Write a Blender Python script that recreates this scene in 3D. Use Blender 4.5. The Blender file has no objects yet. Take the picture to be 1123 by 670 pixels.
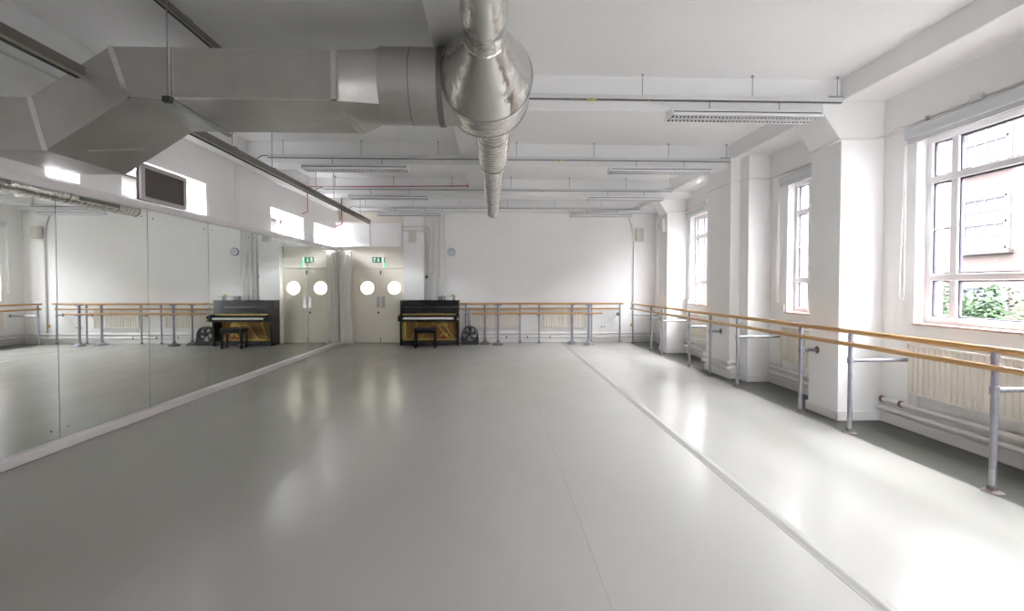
import bpy, math, random
from mathutils import Vector, Matrix
random.seed(7)
PI = math.pi
SC = bpy.context.scene
COL = SC.collection

# ------------------------------------------------------------------ materials
def mat(name, color, rough=0.6, metal=0.0, spec=0.5, **kw):
    m = bpy.data.materials.new(name); m.use_nodes = True
    nt = m.node_tree; b = nt.nodes['Principled BSDF']
    b.inputs['Base Color'].default_value = (*color, 1)
    b.inputs['Roughness'].default_value = rough
    b.inputs['Metallic'].default_value = metal
    b.inputs['Specular IOR Level'].default_value = spec
    def N(t): return nt.nodes.new(t)
    tc = N('ShaderNodeTexCoord')
    def coords(scale):
        mp = N('ShaderNodeMapping'); mp.inputs['Scale'].default_value = scale
        nt.links.new(tc.outputs['Object'], mp.inputs['Vector']); return mp.outputs['Vector']
    if 'var' in kw:   # gentle mottling of the colour: (scale, amount)
        s, a = kw['var']
        n = N('ShaderNodeTexNoise'); n.inputs['Scale'].default_value = 1; n.inputs['Detail'].default_value = 5
        nt.links.new(coords(s if isinstance(s, tuple) else (s, s, s)), n.inputs['Vector'])
        r = N('ShaderNodeValToRGB')
        r.color_ramp.elements[0].position = .3; r.color_ramp.elements[1].position = .7
        r.color_ramp.elements[0].color = (*[c * (1 - a) for c in color], 1)
        r.color_ramp.elements[1].color = (*[min(1, c * (1 + a)) for c in color], 1)
        nt.links.new(n.outputs['Fac'], r.inputs['Fac']); nt.links.new(r.outputs['Color'], b.inputs['Base Color'])
    if 'rvar' in kw:
        s, lo, hi = kw['rvar']
        n = N('ShaderNodeTexNoise'); n.inputs['Scale'].default_value = 1; n.inputs['Detail'].default_value = 6
        nt.links.new(coords(s if isinstance(s, tuple) else (s, s, s)), n.inputs['Vector'])
        mr = N('ShaderNodeMapRange'); mr.inputs['From Min'].default_value = .3; mr.inputs['From Max'].default_value = .7
        mr.inputs['To Min'].default_value = lo; mr.inputs['To Max'].default_value = hi
        nt.links.new(n.outputs['Fac'], mr.inputs['Value']); nt.links.new(mr.outputs['Result'], b.inputs['Roughness'])
    if 'bump' in kw:
        s, st = kw['bump'][:2]; d = kw['bump'][2] if len(kw['bump']) > 2 else .01
        n = N('ShaderNodeTexNoise'); n.inputs['Scale'].default_value = 1; n.inputs['Detail'].default_value = 4
        nt.links.new(coords(s if isinstance(s, tuple) else (s, s, s)), n.inputs['Vector'])
        bp = N('ShaderNodeBump'); bp.inputs['Strength'].default_value = st; bp.inputs['Distance'].default_value = d
        nt.links.new(n.outputs['Fac'], bp.inputs['Height']); nt.links.new(bp.outputs['Normal'], b.inputs['Normal'])
    return m

def emit(name, color, strength):
    m = bpy.data.materials.new(name); m.use_nodes = True
    b = m.node_tree.nodes['Principled BSDF']
    b.inputs['Base Color'].default_value = (*color, 1)
    b.inputs['Emission Color'].default_value = (*color, 1)
    b.inputs['Emission Strength'].default_value = strength
    return m

def brick_mat(name, c1, c2, mortar, scale, axis, bw=.44, rh=.15, bump=.3, rough=.75, wear=None):
    m = mat(name, c1, rough); nt = m.node_tree; b = nt.nodes['Principled BSDF']
    tc = nt.nodes.new('ShaderNodeTexCoord'); sx = nt.nodes.new('ShaderNodeSeparateXYZ'); cx = nt.nodes.new('ShaderNodeCombineXYZ')
    nt.links.new(tc.outputs['Object'], sx.inputs[0])
    nt.links.new(sx.outputs[axis], cx.inputs[0]); nt.links.new(sx.outputs['Z'], cx.inputs[1])
    br = nt.nodes.new('ShaderNodeTexBrick'); nt.links.new(cx.outputs[0], br.inputs['Vector'])
    br.inputs['Scale'].default_value = scale
    br.inputs['Brick Width'].default_value = bw; br.inputs['Row Height'].default_value = rh; br.inputs['Mortar Size'].default_value = .008
    br.inputs['Mortar Smooth'].default_value = .5
    for k, c in (('Color1', c1), ('Color2', c2), ('Mortar', mortar)): br.inputs[k].default_value = (*c, 1)
    nt.links.new(br.outputs['Color'], b.inputs['Base Color'])
    bp = nt.nodes.new('ShaderNodeBump'); bp.inputs['Strength'].default_value = bump; bp.inputs['Distance'].default_value = .004
    bp.invert = True
    nt.links.new(br.outputs['Fac'], bp.inputs['Height']); nt.links.new(bp.outputs['Normal'], b.inputs['Normal'])
    return m

WALLC = (.87, .866, .858)
M = {}
M['wall'] = mat('painted_plaster', WALLC, .55, bump=(3, .25, .01), var=(.7, .015))
M['ceil'] = mat('ceiling_paint', (.84, .84, .84), .7, bump=(2, .15, .01))
M['brickpaint'] = brick_mat('painted_brick', WALLC, (.865, .861, .853), (.84, .836, .828), 1, 'X', .44, .22, .12, .5)
M['trim'] = mat('gloss_trim', (.82, .80, .79), .3)
M['ledge'] = mat('ledge_paint', (.80, .76, .76), .4, bump=(30, .1, .002))
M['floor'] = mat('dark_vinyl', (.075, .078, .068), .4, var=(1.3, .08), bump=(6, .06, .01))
M['sheet'] = mat('dance_vinyl', (.355, .345, .32), .22, spec=.32, var=((.9, .5, 1), .035), rvar=((2.2, 1.2, 1), .19, .265), bump=((1.8, .7, 1), .28, .01))
M['ridge'] = M['sheet']
M['foil'] = mat('aluminium_foil', (.74, .72, .69), .22, 1.0, bump=(9, .55, .03), rvar=(9, .13, .26))
M['foilflat'] = mat('foil_board', (.54, .525, .50), .42, .9, bump=(7, .35, .02), rvar=(4, .36, .55), var=(2.5, .06))
M['tape'] = mat('foil_tape', (.78, .77, .75), .25, 1.0, bump=(30, .4, .004))
M['band'] = mat('duct_band', (.24, .23, .22), .4, .8)
M['steel'] = mat('galvanised_steel', (.36, .37, .39), .34, .85, var=(12, .08), bump=(40, .08, .002))
M['polepaint'] = mat('grey_lavender_paint', (.27, .265, .30), .35, .3, var=(16, .12))
M['scuff'] = mat('worn_metal', (.18, .15, .14), .6, .4, var=(40, .4))
M['wood'] = mat('ash_rail', (.50, .29, .115), .32, var=((14, 1.2, 14), .14))
M['woodx'] = mat('ash_rail_long', (.50, .29, .115), .32, var=((1.2, 14, 14), .14))
M['rad'] = mat('radiator_enamel', (.77, .73, .66), .4)
M['pipe'] = mat('painted_pipe', (.78, .76, .73), .4, var=(6, .04))
M['upvc'] = mat('window_upvc', (.82, .80, .82), .3)
M['gasket'] = mat('window_gasket', (.06, .05, .07), .5)
M['sill'] = mat('window_sill_tile', (.62, .42, .36), .4, var=(9, .08))
M['blind'] = mat('blind_fabric', (.66, .67, .69), .75, bump=(60, .1, .002))
M['chain'] = mat('bead_chain', (.80, .79, .77), .4)
M['rail'] = mat('lighting_trunking', (.66, .67, .68), .4, .2)
M['dark'] = mat('dark_slot', (.05, .05, .05), .6)
M['fix'] = mat('fixture_white', (.85, .86, .88), .28)
M['louvre'] = mat('louvre_white', (.86, .86, .86), .35)
M['liner'] = mat('louvre_shadow_liner', (.03, .03, .03), .6)  # near-black colour paints the shade inside the louvre cells
M['tube'] = mat('fluorescent_tube', (.5, .5, .5), .3)
M['track'] = mat('steel_track', (.27, .26, .24), .35, .8, var=(5, .1))
M['tracklip'] = mat('track_lip', (.56, .50, .40), .35, .8)
M['black'] = mat('black_lacquer', (.010, .010, .011), .12)
M['blacks'] = mat('black_satin', (.018, .017, .017), .42)
M['ivory'] = mat('ivory_keys', (.86, .85, .83), .3)
M['gold'] = mat('gold_iron', (.66, .47, .12), .38, .55)
M['brass'] = mat('brass_strip', (.75, .52, .16), .3, .9)
M['sound'] = mat('spruce_board', (.42, .24, .05), .5, var=((1, 1, 14), .25))
M['string'] = mat('copper_string', (.38, .17, .05), .4, .7)
M['red'] = mat('red_felt', (.5, .03, .03), .8)
M['redpipe'] = mat('red_conduit', (.42, .05, .07), .4)
M['fan'] = mat('fan_black', (.022, .02, .022), .45)
M['fanblade'] = mat('fan_blade_grey', (.10, .095, .1), .35)
M['door'] = mat('door_cream', (.84, .79, .68), .45, var=(2, .02))
M['alcove'] = mat('alcove_cream', (.87, .83, .75), .55)
M['plate'] = mat('push_plate', (.55, .54, .53), .35, .7)
M['curtain'] = mat('cream_curtain', (.92, .90, .85), .85, bump=((20, 20, 1), .2, .003))
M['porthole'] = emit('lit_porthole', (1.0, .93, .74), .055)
M['green'] = emit('exit_green', (.01, .22, .10), .0)
M['signwhite'] = emit('exit_white', (.85, .95, .9), .01)
M['led'] = emit('green_led', (.25, .9, .4), .02)
M['signbox'] = mat('sign_casing', (.7, .68, .63), .5)
M['speaker'] = mat('speaker_beige', (.72, .71, .65), .6)
M['spkgrille'] = mat('speaker_grille', (.58, .57, .52), .7, bump=(120, .4, .002))
M['clockrim'] = mat('clock_rim', (.35, .37, .42), .3, .6)
M['clockface'] = mat('clock_face', (.70, .74, .80), .5)
M['tvframe'] = mat('tv_frame', (.55, .51, .49), .35, .3)
M['tvbody'] = mat('tv_body', (.03, .03, .03), .5)
M['screen'] = mat('tv_screen', (.085, .07, .06), .33, var=(60, .2))
M['plaswhite'] = mat('white_plastic', (.80, .79, .76), .4)
M['yellow'] = mat('yellow_plastic', (.45, .55, .05), .5)
M['brownc'] = mat('brown_cap', (.20, .11, .08), .5)
M['brick'] = brick_mat('street_brick', (.058, .0465, .0435), (.061, .049, .046), (.058, .050, .048), 1, 'Y', .46, .15, .3)
M['stone'] = mat('painted_stone', (.050, .045, .043), .7)
M['extglass'] = mat('street_window_glass', (.048, .050, .056), .5)
M['extframe'] = mat('street_window_frame', (.075, .075, .076), .5)
M['asphalt'] = mat('courtyard_paving', (.06, .06, .055), .9, var=(2, .1))
M['stem'] = mat('bark', (.12, .08, .05), .9)
M['flower'] = mat('red_flower', (.10, .035, .035), .7)
for i, c in enumerate([(.028, .042, .024), (.036, .052, .032), (.044, .056, .034)]):
    M['leaf%d' % i] = mat('leaf_green_%s' % 'abc'[i], c, .5, var=(5, .3))
M['mirror'] = mat('silvered_mirror', (.92, .95, .92), .0, 1.0)
M['mirroredge'] = mat('mirror_edge', (.10, .16, .14), .3)

for k in ('brick', 'stone', 'extglass', 'extframe', 'asphalt', 'leaf0', 'leaf1', 'leaf2', 'flower'):
    M[k].node_tree.nodes['Principled BSDF'].inputs['Specular IOR Level'].default_value = .0
def glass_mat():
    m = bpy.data.materials.new('window_glass'); m.use_nodes = True
    nt = m.node_tree; nt.nodes.clear()
    o = nt.nodes.new('ShaderNodeOutputMaterial'); mx = nt.nodes.new('ShaderNodeMixShader')
    lw = nt.nodes.new('ShaderNodeLayerWeight'); lw.inputs['Blend'].default_value = .5
    pw = nt.nodes.new('ShaderNodeMath'); pw.operation = 'POWER'; pw.inputs[1].default_value = 5
    fr = nt.nodes.new('ShaderNodeMapRange'); fr.inputs['To Min'].default_value = .04; fr.inputs['To Max'].default_value = .9
    nt.links.new(lw.outputs['Facing'], pw.inputs[0]); nt.links.new(pw.outputs[0], fr.inputs['Value'])
    tr = nt.nodes.new('ShaderNodeBsdfTransparent'); tr.inputs['Color'].default_value = (.98, .98, .98, 1)
    gl = nt.nodes.new('ShaderNodeBsdfGlossy'); gl.inputs['Roughness'].default_value = .02
    nt.links.new(fr.outputs[0], mx.inputs[0]); nt.links.new(tr.outputs[0], mx.inputs[1]); nt.links.new(gl.outputs[0], mx.inputs[2])
    nt.links.new(mx.outputs[0], o.inputs[0]); return m
M['glass'] = glass_mat()

# ------------------------------------------------------------------ mesh kit
class MB:
    def __init__(s): s.v = []; s.f = []; s.mi = []; s.ms = []
    def _m(s, m):
        if m is None: return 0
        if m not in s.ms: s.ms.append(m)
        return s.ms.index(m)
    def add(s, vs, fs, m=None):
        b = len(s.v); k = s._m(m); s.v += [tuple(v) for v in vs]
        for f in fs: s.f.append(tuple(b + i for i in f)); s.mi.append(k)
        return s
    def box(s, x0, x1, y0, y1, z0, z1, m=None):
        vs = [(x, y, z) for z in (z0, z1) for y in (y0, y1) for x in (x0, x1)]
        return s.add(vs, [(0, 2, 3, 1), (4, 5, 7, 6), (0, 1, 5, 4), (2, 6, 7, 3), (0, 4, 6, 2), (1, 3, 7, 5)], m)
    def prism(s, pts, axis, a0, a1, m=None):
        # pts: 2-D loop; axis 'x': pts=(y,z); 'y': pts=(x,z); 'z': pts=(x,y)
        def mk(p, a): return {'x': (a, p[0], p[1]), 'y': (p[0], a, p[1]), 'z': (p[0], p[1], a)}[axis]
        n = len(pts); vs = [mk(p, a0) for p in pts] + [mk(p, a1) for p in pts]
        fs = [tuple(range(n - 1, -1, -1)), tuple(range(n, 2 * n))] + [(i, (i + 1) % n, n + (i + 1) % n, n + i) for i in range(n)]
        return s.add(vs, fs, m)
    def tube(s, path, r, n=14, m=None, cap=True):
        P = [Vector(p) for p in path]; R = r if isinstance(r, (list, tuple)) else [r] * len(P)
        t0 = (P[1] - P[0]).normalized(); up = Vector((0, 0, 1)) if abs(t0.z) < .9 else Vector((0, 1, 0))
        u = t0.cross(up).normalized(); vs = []; fs = []
        for i, p in enumerate(P):
            t = ((P[min(i + 1, len(P) - 1)] - P[i]).normalized() + (P[i] - P[max(i - 1, 0)]).normalized())
            t = t.normalized() if t.length > 1e-6 else t0
            u = (u - t * u.dot(t)).normalized(); w = t.cross(u)
            vs += [p + (u * math.cos(2 * PI * k / n) + w * math.sin(2 * PI * k / n)) * R[i] for k in range(n)]
        for i in range(len(P) - 1):
            for k in range(n): fs.append((i * n + k, i * n + (k + 1) % n, (i + 1) * n + (k + 1) % n, (i + 1) * n + k))
        if cap: fs += [tuple(range(n - 1, -1, -1)), tuple((len(P) - 1) * n + k for k in range(n))]
        return s.add(vs, fs, m)
    def lathe(s, prof, c=(0, 0, 0), axis='z', n=24, m=None, sx=1, sy=1):
        vs = []; fs = []
        for r, h in prof:
            for k in range(n):
                a = 2 * PI * k / n; p = (r * math.cos(a) * sx, r * math.sin(a) * sy, h)
                if axis == 'y': p = (p[0], p[2], p[1])
                if axis == 'x': p = (p[2], p[0], p[1])
                vs.append((c[0] + p[0], c[1] + p[1], c[2] + p[2]))
        for i in range(len(prof) - 1):
            for k in range(n): fs.append((i * n + k, i * n + (k + 1) % n, (i + 1) * n + (k + 1) % n, (i + 1) * n + k))
        fs += [tuple(range(n - 1, -1, -1)), tuple((len(prof) - 1) * n + k for k in range(n))]
        return s.add(vs, fs, m)
    def build(s, name, m=None, parent=None, bevel=0, smooth=True, segs=2):
        me = bpy.data.meshes.new(name); me.from_pydata(s.v, [], s.f)
        for mm in ([m] if m else s.ms): me.materials.append(M[mm])
        if not m:
            for p, k in zip(me.polygons, s.mi): p.material_index = k
        import bmesh
        bm = bmesh.new(); bm.from_mesh(me); bmesh.ops.recalc_face_normals(bm, faces=bm.faces); bm.to_mesh(me); bm.free()
        o = bpy.data.objects.new(name, me); COL.objects.link(o)
        if parent: o.parent = parent; o.matrix_parent_inverse = Matrix.Translation(-parent.location)
        if smooth:
            for p in me.polygons: p.use_smooth = True
            me.set_sharp_from_angle(angle=math.radians(38))
        if bevel:
            b = o.modifiers.new('bevel', 'BEVEL'); b.width = bevel; b.segments = segs; b.limit_method = 'ANGLE'; b.angle_limit = math.radians(40)
        return o

def arc(p0, c, p1, n=6):  # quadratic bend
    return [tuple((1 - t) ** 2 * a + 2 * t * (1 - t) * b + t * t * d for a, b, d in zip(p0, c, p1)) for t in [i / n for i in range(n + 1)]]
def tag(o, label=None, cat=None, group=None, kind=None):
    if label: o['label'] = label
    if cat: o['category'] = cat
    if group: o['group'] = group
    if kind: o['kind'] = kind
    return o
def empty(name, loc, label, cat, group=None):
    o = bpy.data.objects.new(name, None); COL.objects.link(o); o.location = loc; o.empty_display_size = .1
    return tag(o, label, cat, group)
def struct(name, mb, m=None, **kw): return tag(mb.build(name, m, **kw), kind='structure')

# ------------------------------------------------------------------ room dimensions (metres)
XL, XR, YB, YN, ZC = -4.02, 4.32, 13.4, -2.0, 3.77
TR = .30                                  # right wall thickness
WR = [(1.0, 2.2), (3.15, 5.04), (6.2, 7.30), (9.15, 10.98), (11.80, 12.80)]   # windows in the right wall (y range), the first unseen and added for light
WZ0, WZ1 = 1.10, 3.0
WL = [(4.72, 5.10), (5.66, 7.27), (9.33, 10.92), (11.56, 13.08)]  # high windows in the left wall
LZ0, LZ1 = 2.49, 2.93

def wall_holes(x0, x1, y0, y1, z1, holes):
    mb = MB(); y = y0
    for a, b, za, zb in sorted(holes):
        mb.box(x0, x1, y, a, 0, z1); mb.box(x0, x1, a, b, 0, za); mb.box(x0, x1, a, b, zb, z1); y = b
    mb.box(x0, x1, y, y1, 0, z1); return mb
struct('wall_right', wall_holes(XR, XR + TR, YN, YB, ZC + .1, [(a, b, WZ0, WZ1) for a, b in WR]), 'wall', smooth=False)
struct('wall_left', wall_holes(XL - .30, XL, YN, YB, ZC + .1, [(a, b, LZ0, LZ1) for a, b in WL]), 'wall', smooth=False)
# far wall with an opening for the double door
DX0, DX1, DZ = -3.66, -2.24, 1.96
mb = MB(); mb.box(XL - .3, DX0, YB, YB + .3, 0, ZC + .1, 'alcove'); mb.box(DX0, DX1, YB, YB + .3, DZ, ZC + .1, 'alcove'); mb.box(DX1, XR + TR, YB, YB + .3, 0, ZC + .1, 'brickpaint')
struct('wall_far', mb, smooth=False)
ADDED_NW = [(1.6, 3.2)]; NZ = 2.4  # unseen window behind the camera, added to even out the daylight
mb = MB(); mb.box(XL - .3, 1.6, YN - .2, YN, 0, ZC + .1); mb.box(3.2, XR + TR, YN - .2, YN, 0, ZC + .1)
mb.box(1.6, 3.2, YN - .2, YN, 0, 1.0); mb.box(1.6, 3.2, YN - .2, YN, NZ, ZC + .1)
struct('wall_near', mb, 'wall', smooth=False)
for i, (a, b) in enumerate(ADDED_NW):
    w = bpy.data.objects.new('window_%d' % (9 + i), None); COL.objects.link(w); w.location = (a, YN - .1, 1); w['kind'] = 'structure'
    f = MB()
    for x in (a, (a + b) / 2 - .03, b - .06): f.box(x, x + .06, YN - .14, YN - .08, 1.0, NZ)
    for z in (1.0, 1.7, NZ - .06): f.box(a + .06, b - .06, YN - .14, YN - .08, z, z + .06)
    f.build('window_frame', 'upvc', w, smooth=False); MB().box(a + .06, b - .06, YN - .112, YN - .106, 1.06, NZ - .06).build('glass_pane', 'glass', w, smooth=False)
struct('ceiling', MB().box(XL - .3, XR + TR, YN - .2, YB + .3, ZC, ZC + .25), 'ceil', smooth=False)
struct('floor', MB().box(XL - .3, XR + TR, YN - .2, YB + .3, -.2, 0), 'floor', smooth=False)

# ceiling beams
for i, (y0, y1, z0) in enumerate([(5.50, 5.88, 3.40), (8.14, 8.55, 3.42), (10.80, 11.25, 3.42), (13.15, 13.4, 3.42)]):
    struct('ceiling_beam', MB().box(XL, XR, y0, y1, z0, ZC + .02), 'ceil', bevel=.012)
struct('ceiling_beam', MB().box(-.52, -.14, YN, 10.8, 3.57, ZC + .02), 'ceil', bevel=.012)
struct('ceiling_beam', MB().box(3.83, XR, YN, YB, 3.53, ZC + .02), 'ceil', bevel=.012)
struct('ceiling_beam', MB().prism([(XL, 3.40), (XL + .06, 3.40), (XL + .16, 3.5), (XL + .16, ZC + .02), (XL, ZC + .02)], 'y', YN, YB), 'ceil')

# pillars on the right wall
def pillar(x0, y0, y1, haunch=False):
    mb = MB().box(x0, XR, y0, y1, 0, 3.56)
    if haunch: mb.prism([(x0 - .22, 3.56), (x0 - .22, 3.42), (x0 - .02, 3.12), (x0 + .02, 3.10), (x0 + .02, 3.56)], 'y', y0 - .002, y1 + .002)
    return struct('pillar', mb, 'wall', bevel=.008)
pillar(3.83, 5.47, 6.00, True)
pillar(3.96, 7.74, 8.02)
pillar(3.81, 8.02, 8.92)
pillar(3.87, 11.16, 11.62, True)
pillar(3.83, 2.5, 2.95, True)

# skirting boards
def skirt(name, pts, h=.11, t=.022):
    mb = MB()
    for (xa, ya), (xb, yb), (nx, ny) in pts:
        if nx: 
            xs = sorted((xa, xa + nx * t)); mb.box(xs[0], xs[1], min(ya, yb) - (t if not name else 0), max(ya, yb), 0, h)
        else:
            ys = sorted((ya, ya + ny * t)); mb.box(min(xa, xb) - t, max(xa, xb), ys[0], ys[1], 0, h)
    return struct(name, mb, 'trim', bevel=.008)
skirt('baseboard_right', [((XR, YN), (XR, 2.5), (-1, 0)), ((XR, 2.95), (XR, 5.45), (-1, 0)), ((XR, 6.0), (XR, 7.74), (-1, 0)), ((XR, 8.92), (XR, 11.16), (-1, 0)), ((XR, 11.62), (XR, YB), (-1, 0))])
skirt('trim_1', [((3.83, 5.448), (3.83, 6.022), (-1, 0)), ((3.83, 5.47), (XR, 5.47), (0, -1)), ((3.83, 6.0), (XR, 6.0), (0, 1))])
skirt('trim_2', [((3.96, 7.718), (3.96, 8.0), (-1, 0)), ((3.96, 7.74), (XR, 7.74), (0, -1)), ((3.81, 7.998), (3.81, 8.942), (-1, 0)), ((3.81, 8.02), (3.94, 8.02), (0, -1)), ((3.81, 8.92), (XR, 8.92), (0, 1))])
skirt('trim_3', [((3.87, 11.138), (3.87, 11.642), (-1, 0)), ((3.87, 11.16), (XR, 11.16), (0, -1)), ((3.87, 11.62), (XR, 11.62), (0, 1))])
skirt('baseboard_far', [((-1.75, YB), (XR, YB), (0, -1))])
# mirror ledge and rail along the left wall (very slightly out of parallel, like the mirrors)
def mx(y): return -3.985 + (y - 4.2) * .0085
def along(name, xa, xb, z0, z1, y0, y1, m, bevel=.005):
    vs = []; 
    for y in (y0, y1):
        for z in (z0, z1):
            vs += [(xa if xa < XL + .01 else mx(y) + xa + 0, y, z), (mx(y) + xb, y, z)]
    fs = [(0, 1, 3, 2), (4, 6, 7, 5), (0, 4, 5, 1), (2, 3, 7, 6), (0, 2, 6, 4), (1, 5, 7, 3)]
    return struct(name, MB().add(vs, fs), m, bevel=bevel)
along('baseboard_left', XL, .045, 0, .088, YN, 13.22, 'ledge', .01)
along('trim_4', XL, .03, 2.375, 2.455, YN, 13.22, 'trim', .012)
struct('trim_5', MB().box(XL, XL + .015, 8.06, 8.19, 2.46, 3.4), 'trim', bevel=.004)   # flat strip up the wall

# pier and boxed-in bulkhead around the door alcove
struct('pillar', MB().box(-2.33, -1.79, 13.2, YB, 0, 3.42), 'brickpaint', bevel=.01)
mb = MB().box(XL, -2.33, 13.1, YB, 2.52, 3.12)
mb.box(XL, -2.33, 13.085, 13.1, 2.50, 2.535); 
struct('trim_6', mb, 'wall', bevel=.008)
struct('trim_7', MB().box(-3.16, -3.135, 13.09, 13.1, 2.54, 3.1), 'trim')

# ------------------------------------------------------------------ floor sheets
def sheet(x0, x1, label, ridge=False):
    prof = []
    if ridge:
        for i in range(13):
            t = i / 12; prof.append((x0 + t * .11, .003 + .011 * math.sin(PI * t) ** 2))
    else: prof.append((x0, .003))
    prof.append((x1, .003))
    pts = prof + [(x1, 0.0002), (x0, 0.0002)]
    o = MB().prism(pts, 'y', YN + .02, 13.34).build('dance_floor_sheet', 'sheet')
    tag(o, label, 'floor sheet', 'pale vinyl sheets of the dance floor')
sheet(-3.93, -1.86, 'pale grey vinyl floor sheet lying along the mirrors')
sheet(-1.8595, .5495, 'pale grey vinyl floor sheet running from the piano towards the viewer')
sheet(.5505, 1.77, 'pale grey vinyl floor sheet next in from the one below the windows')
sheet(1.773, 3.58, 'brightly lit vinyl floor sheet with a buckled seam below the windows', True)

# ------------------------------------------------------------------ windows
def window(n, y0, y1, mull, xg=4.465):
    root = bpy.data.objects.new('window_%d' % n, None); COL.objects.link(root); root.location = (xg, (y0 + y1) / 2, WZ0)
    root['kind'] = 'structure'
    fr = MB(); fw = .06; a, b = y0, y1; xa, xb = xg - .035, xg + .035
    fr.box(xa, xb, a, b, WZ0 + .02, WZ0 + .09); fr.box(xa, xb, a, b, WZ1 - fw, WZ1)
    fr.box(xa, xb, a, a + fw, WZ0 + .09, WZ1 - fw); fr.box(xa, xb, b - fw, b, WZ0 + .09, WZ1 - fw)
    fr.build('window_frame', 'upvc', root, bevel=.008)
    tz = [1.585, 2.565]; ys = [a + fw] + mull + [b - fw]
    for y in mull: MB().box(xa + .002, xb - .002, y - .037, y + .037, WZ0 + .085, WZ1 - fw + .005).build('mullion', 'upvc', root, bevel=.007)
    for z in tz: MB().box(xa - .001, xb - .001, a + fw - .005, b - fw + .005, z - .033, z + .033).build('transom', 'upvc', root, bevel=.007)
    MB().box(xg - .012, xg + .012, mull[-1] + .037, b - fw, 2.055, 2.075).build('glazing_bar', 'upvc', root)
    zs = [WZ0 + .09] + tz + [WZ1 - fw]
    for i in range(len(ys) - 1):
        for j in range(3):
            ya = ys[i] + (.037 if i else 0); yb = ys[i + 1] - (.037 if i < len(ys) - 2 else 0)
            za = zs[j] + (.033 if j else 0); zb = zs[j + 1] - (.033 if j < 2 else 0)
            g = MB(); w = .013
            g.box(xg - .008, xg + .02, ya, ya + w, za, zb); g.box(xg - .008, xg + .02, yb - w, yb, za, zb)
            g.box(xg - .008, xg + .02, ya, yb, za, za + w); g.box(xg - .008, xg + .02, ya, yb, zb - w, zb)
            p = MB().box(xg + .004, xg + .010, ya + .006, yb - .006, za + .006, zb - .006).build('glass_pane', 'glass', root, smooth=False)
            g.build('gasket', 'gasket', p)
    MB().box(4.29, xa + .01, y0 + .001, y1 - .001, WZ0 - .001, WZ0 + .022).build('window_sill', 'sill', root, bevel=.005)
    return root
window(1, 3.15, 5.04, [3.52, 4.73]); window(2, 6.2, 7.30, [6.56, 6.95]); window(3, 9.15, 10.98, [9.55, 10.62]); window(4, 1.0, 2.2, [1.35, 1.85]); window(11, 11.80, 12.80, [12.1, 12.5])  # the window beside the camera is unseen, added to brighten the floor
# left high windows
for i, (a, b) in enumerate(WL):
    root = bpy.data.objects.new('window_%d' % (5 + i), None); COL.objects.link(root); root.location = (XL - .2, (a + b) / 2, LZ0); root['kind'] = 'structure'
    fr = MB(); x0, x1 = XL - .22, XL - .17
    fr.box(x0, x1, a, b, LZ0, LZ0 + .04); fr.box(x0, x1, a, b, LZ1 - .04, LZ1)
    fr.box(x0, x1, a, a + .05, LZ0 + .04, LZ1 - .04); fr.box(x0, x1, b - .05, b, LZ0 + .04, LZ1 - .04); fr.box(x0, x1, (a + b) / 2 - .025, (a + b) / 2 + .025, LZ0 + .04, LZ1 - .04)
    fr.build('window_frame', 'upvc', root, bevel=.006)
    for c, d in ((a + .05, (a + b) / 2 - .025), ((a + b) / 2 + .025, b - .05)):
        MB().box(XL - .198, XL - .192, c, d, LZ0 + .04, LZ1 - .04).build('glass_pane', 'glass', root, smooth=False)

# roller blinds
def blind(y0, y1, z0, z1, label, chain_to):
    root = empty('roller_blind', (4.26, (y0 + y1) / 2, z0), label, 'blind', 'roller blinds above the windows')
    MB().box(4.225, 4.31, y0, y1, z0 + .05, z1).build('cassette', 'blind', root, bevel=.012)
    MB().box(4.245, 4.251, y0 + .01, y1 - .01, z0 + .01, z0 + .06).build('fabric', 'blind', root)
    MB().tube([(4.248, y0 + .01, z0 + .01), (4.248, y1 - .01, z0 + .01)], .009).build('bottom_bar', 'blind', root)
    yc = y1 - .03; pts = [(4.235, yc, z0 + .06), (4.235, yc, chain_to + .05)] + arc((4.235, yc, chain_to + .05), (4.235, yc + .03, chain_to - .04), (4.235, yc + .06, chain_to + .05)) + [(4.235, yc + .02, z0 + .06)]
    MB().tube(pts, .0035, 6).build('bead_chain', 'chain', root)
    return root
blind(3.1, 5.1, 2.94, 3.11, 'pale grey roller blind over the nearest large window', 1.35)
b2 = blind(6.12, 7.40, 2.95, 3.10, 'pale grey roller blind over the middle window between two pillars', 1.25)
MB().box(4.285, 4.318, 7.33, 7.39, 1.13, 1.22).build('chain_holder', 'plaswhite', b2, bevel=.006)
b3 = blind(9.08, 11.06, 3.02, 3.10, 'roller blind fully wound up over the farthest window', 1.2)
MB().box(4.285, 4.318, 10.97, 11.05, 1.10, 1.19).build('chain_holder', 'plaswhite', b3, bevel=.006)
blind(11.72, 12.9, 2.95, 3.10, 'pale grey roller blind over the window beyond the last pillar, seen in the mirror', 1.3)
blind(.95, 2.25, 2.94, 3.11, 'pale grey roller blind beside the camera position', 1.3)

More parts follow.
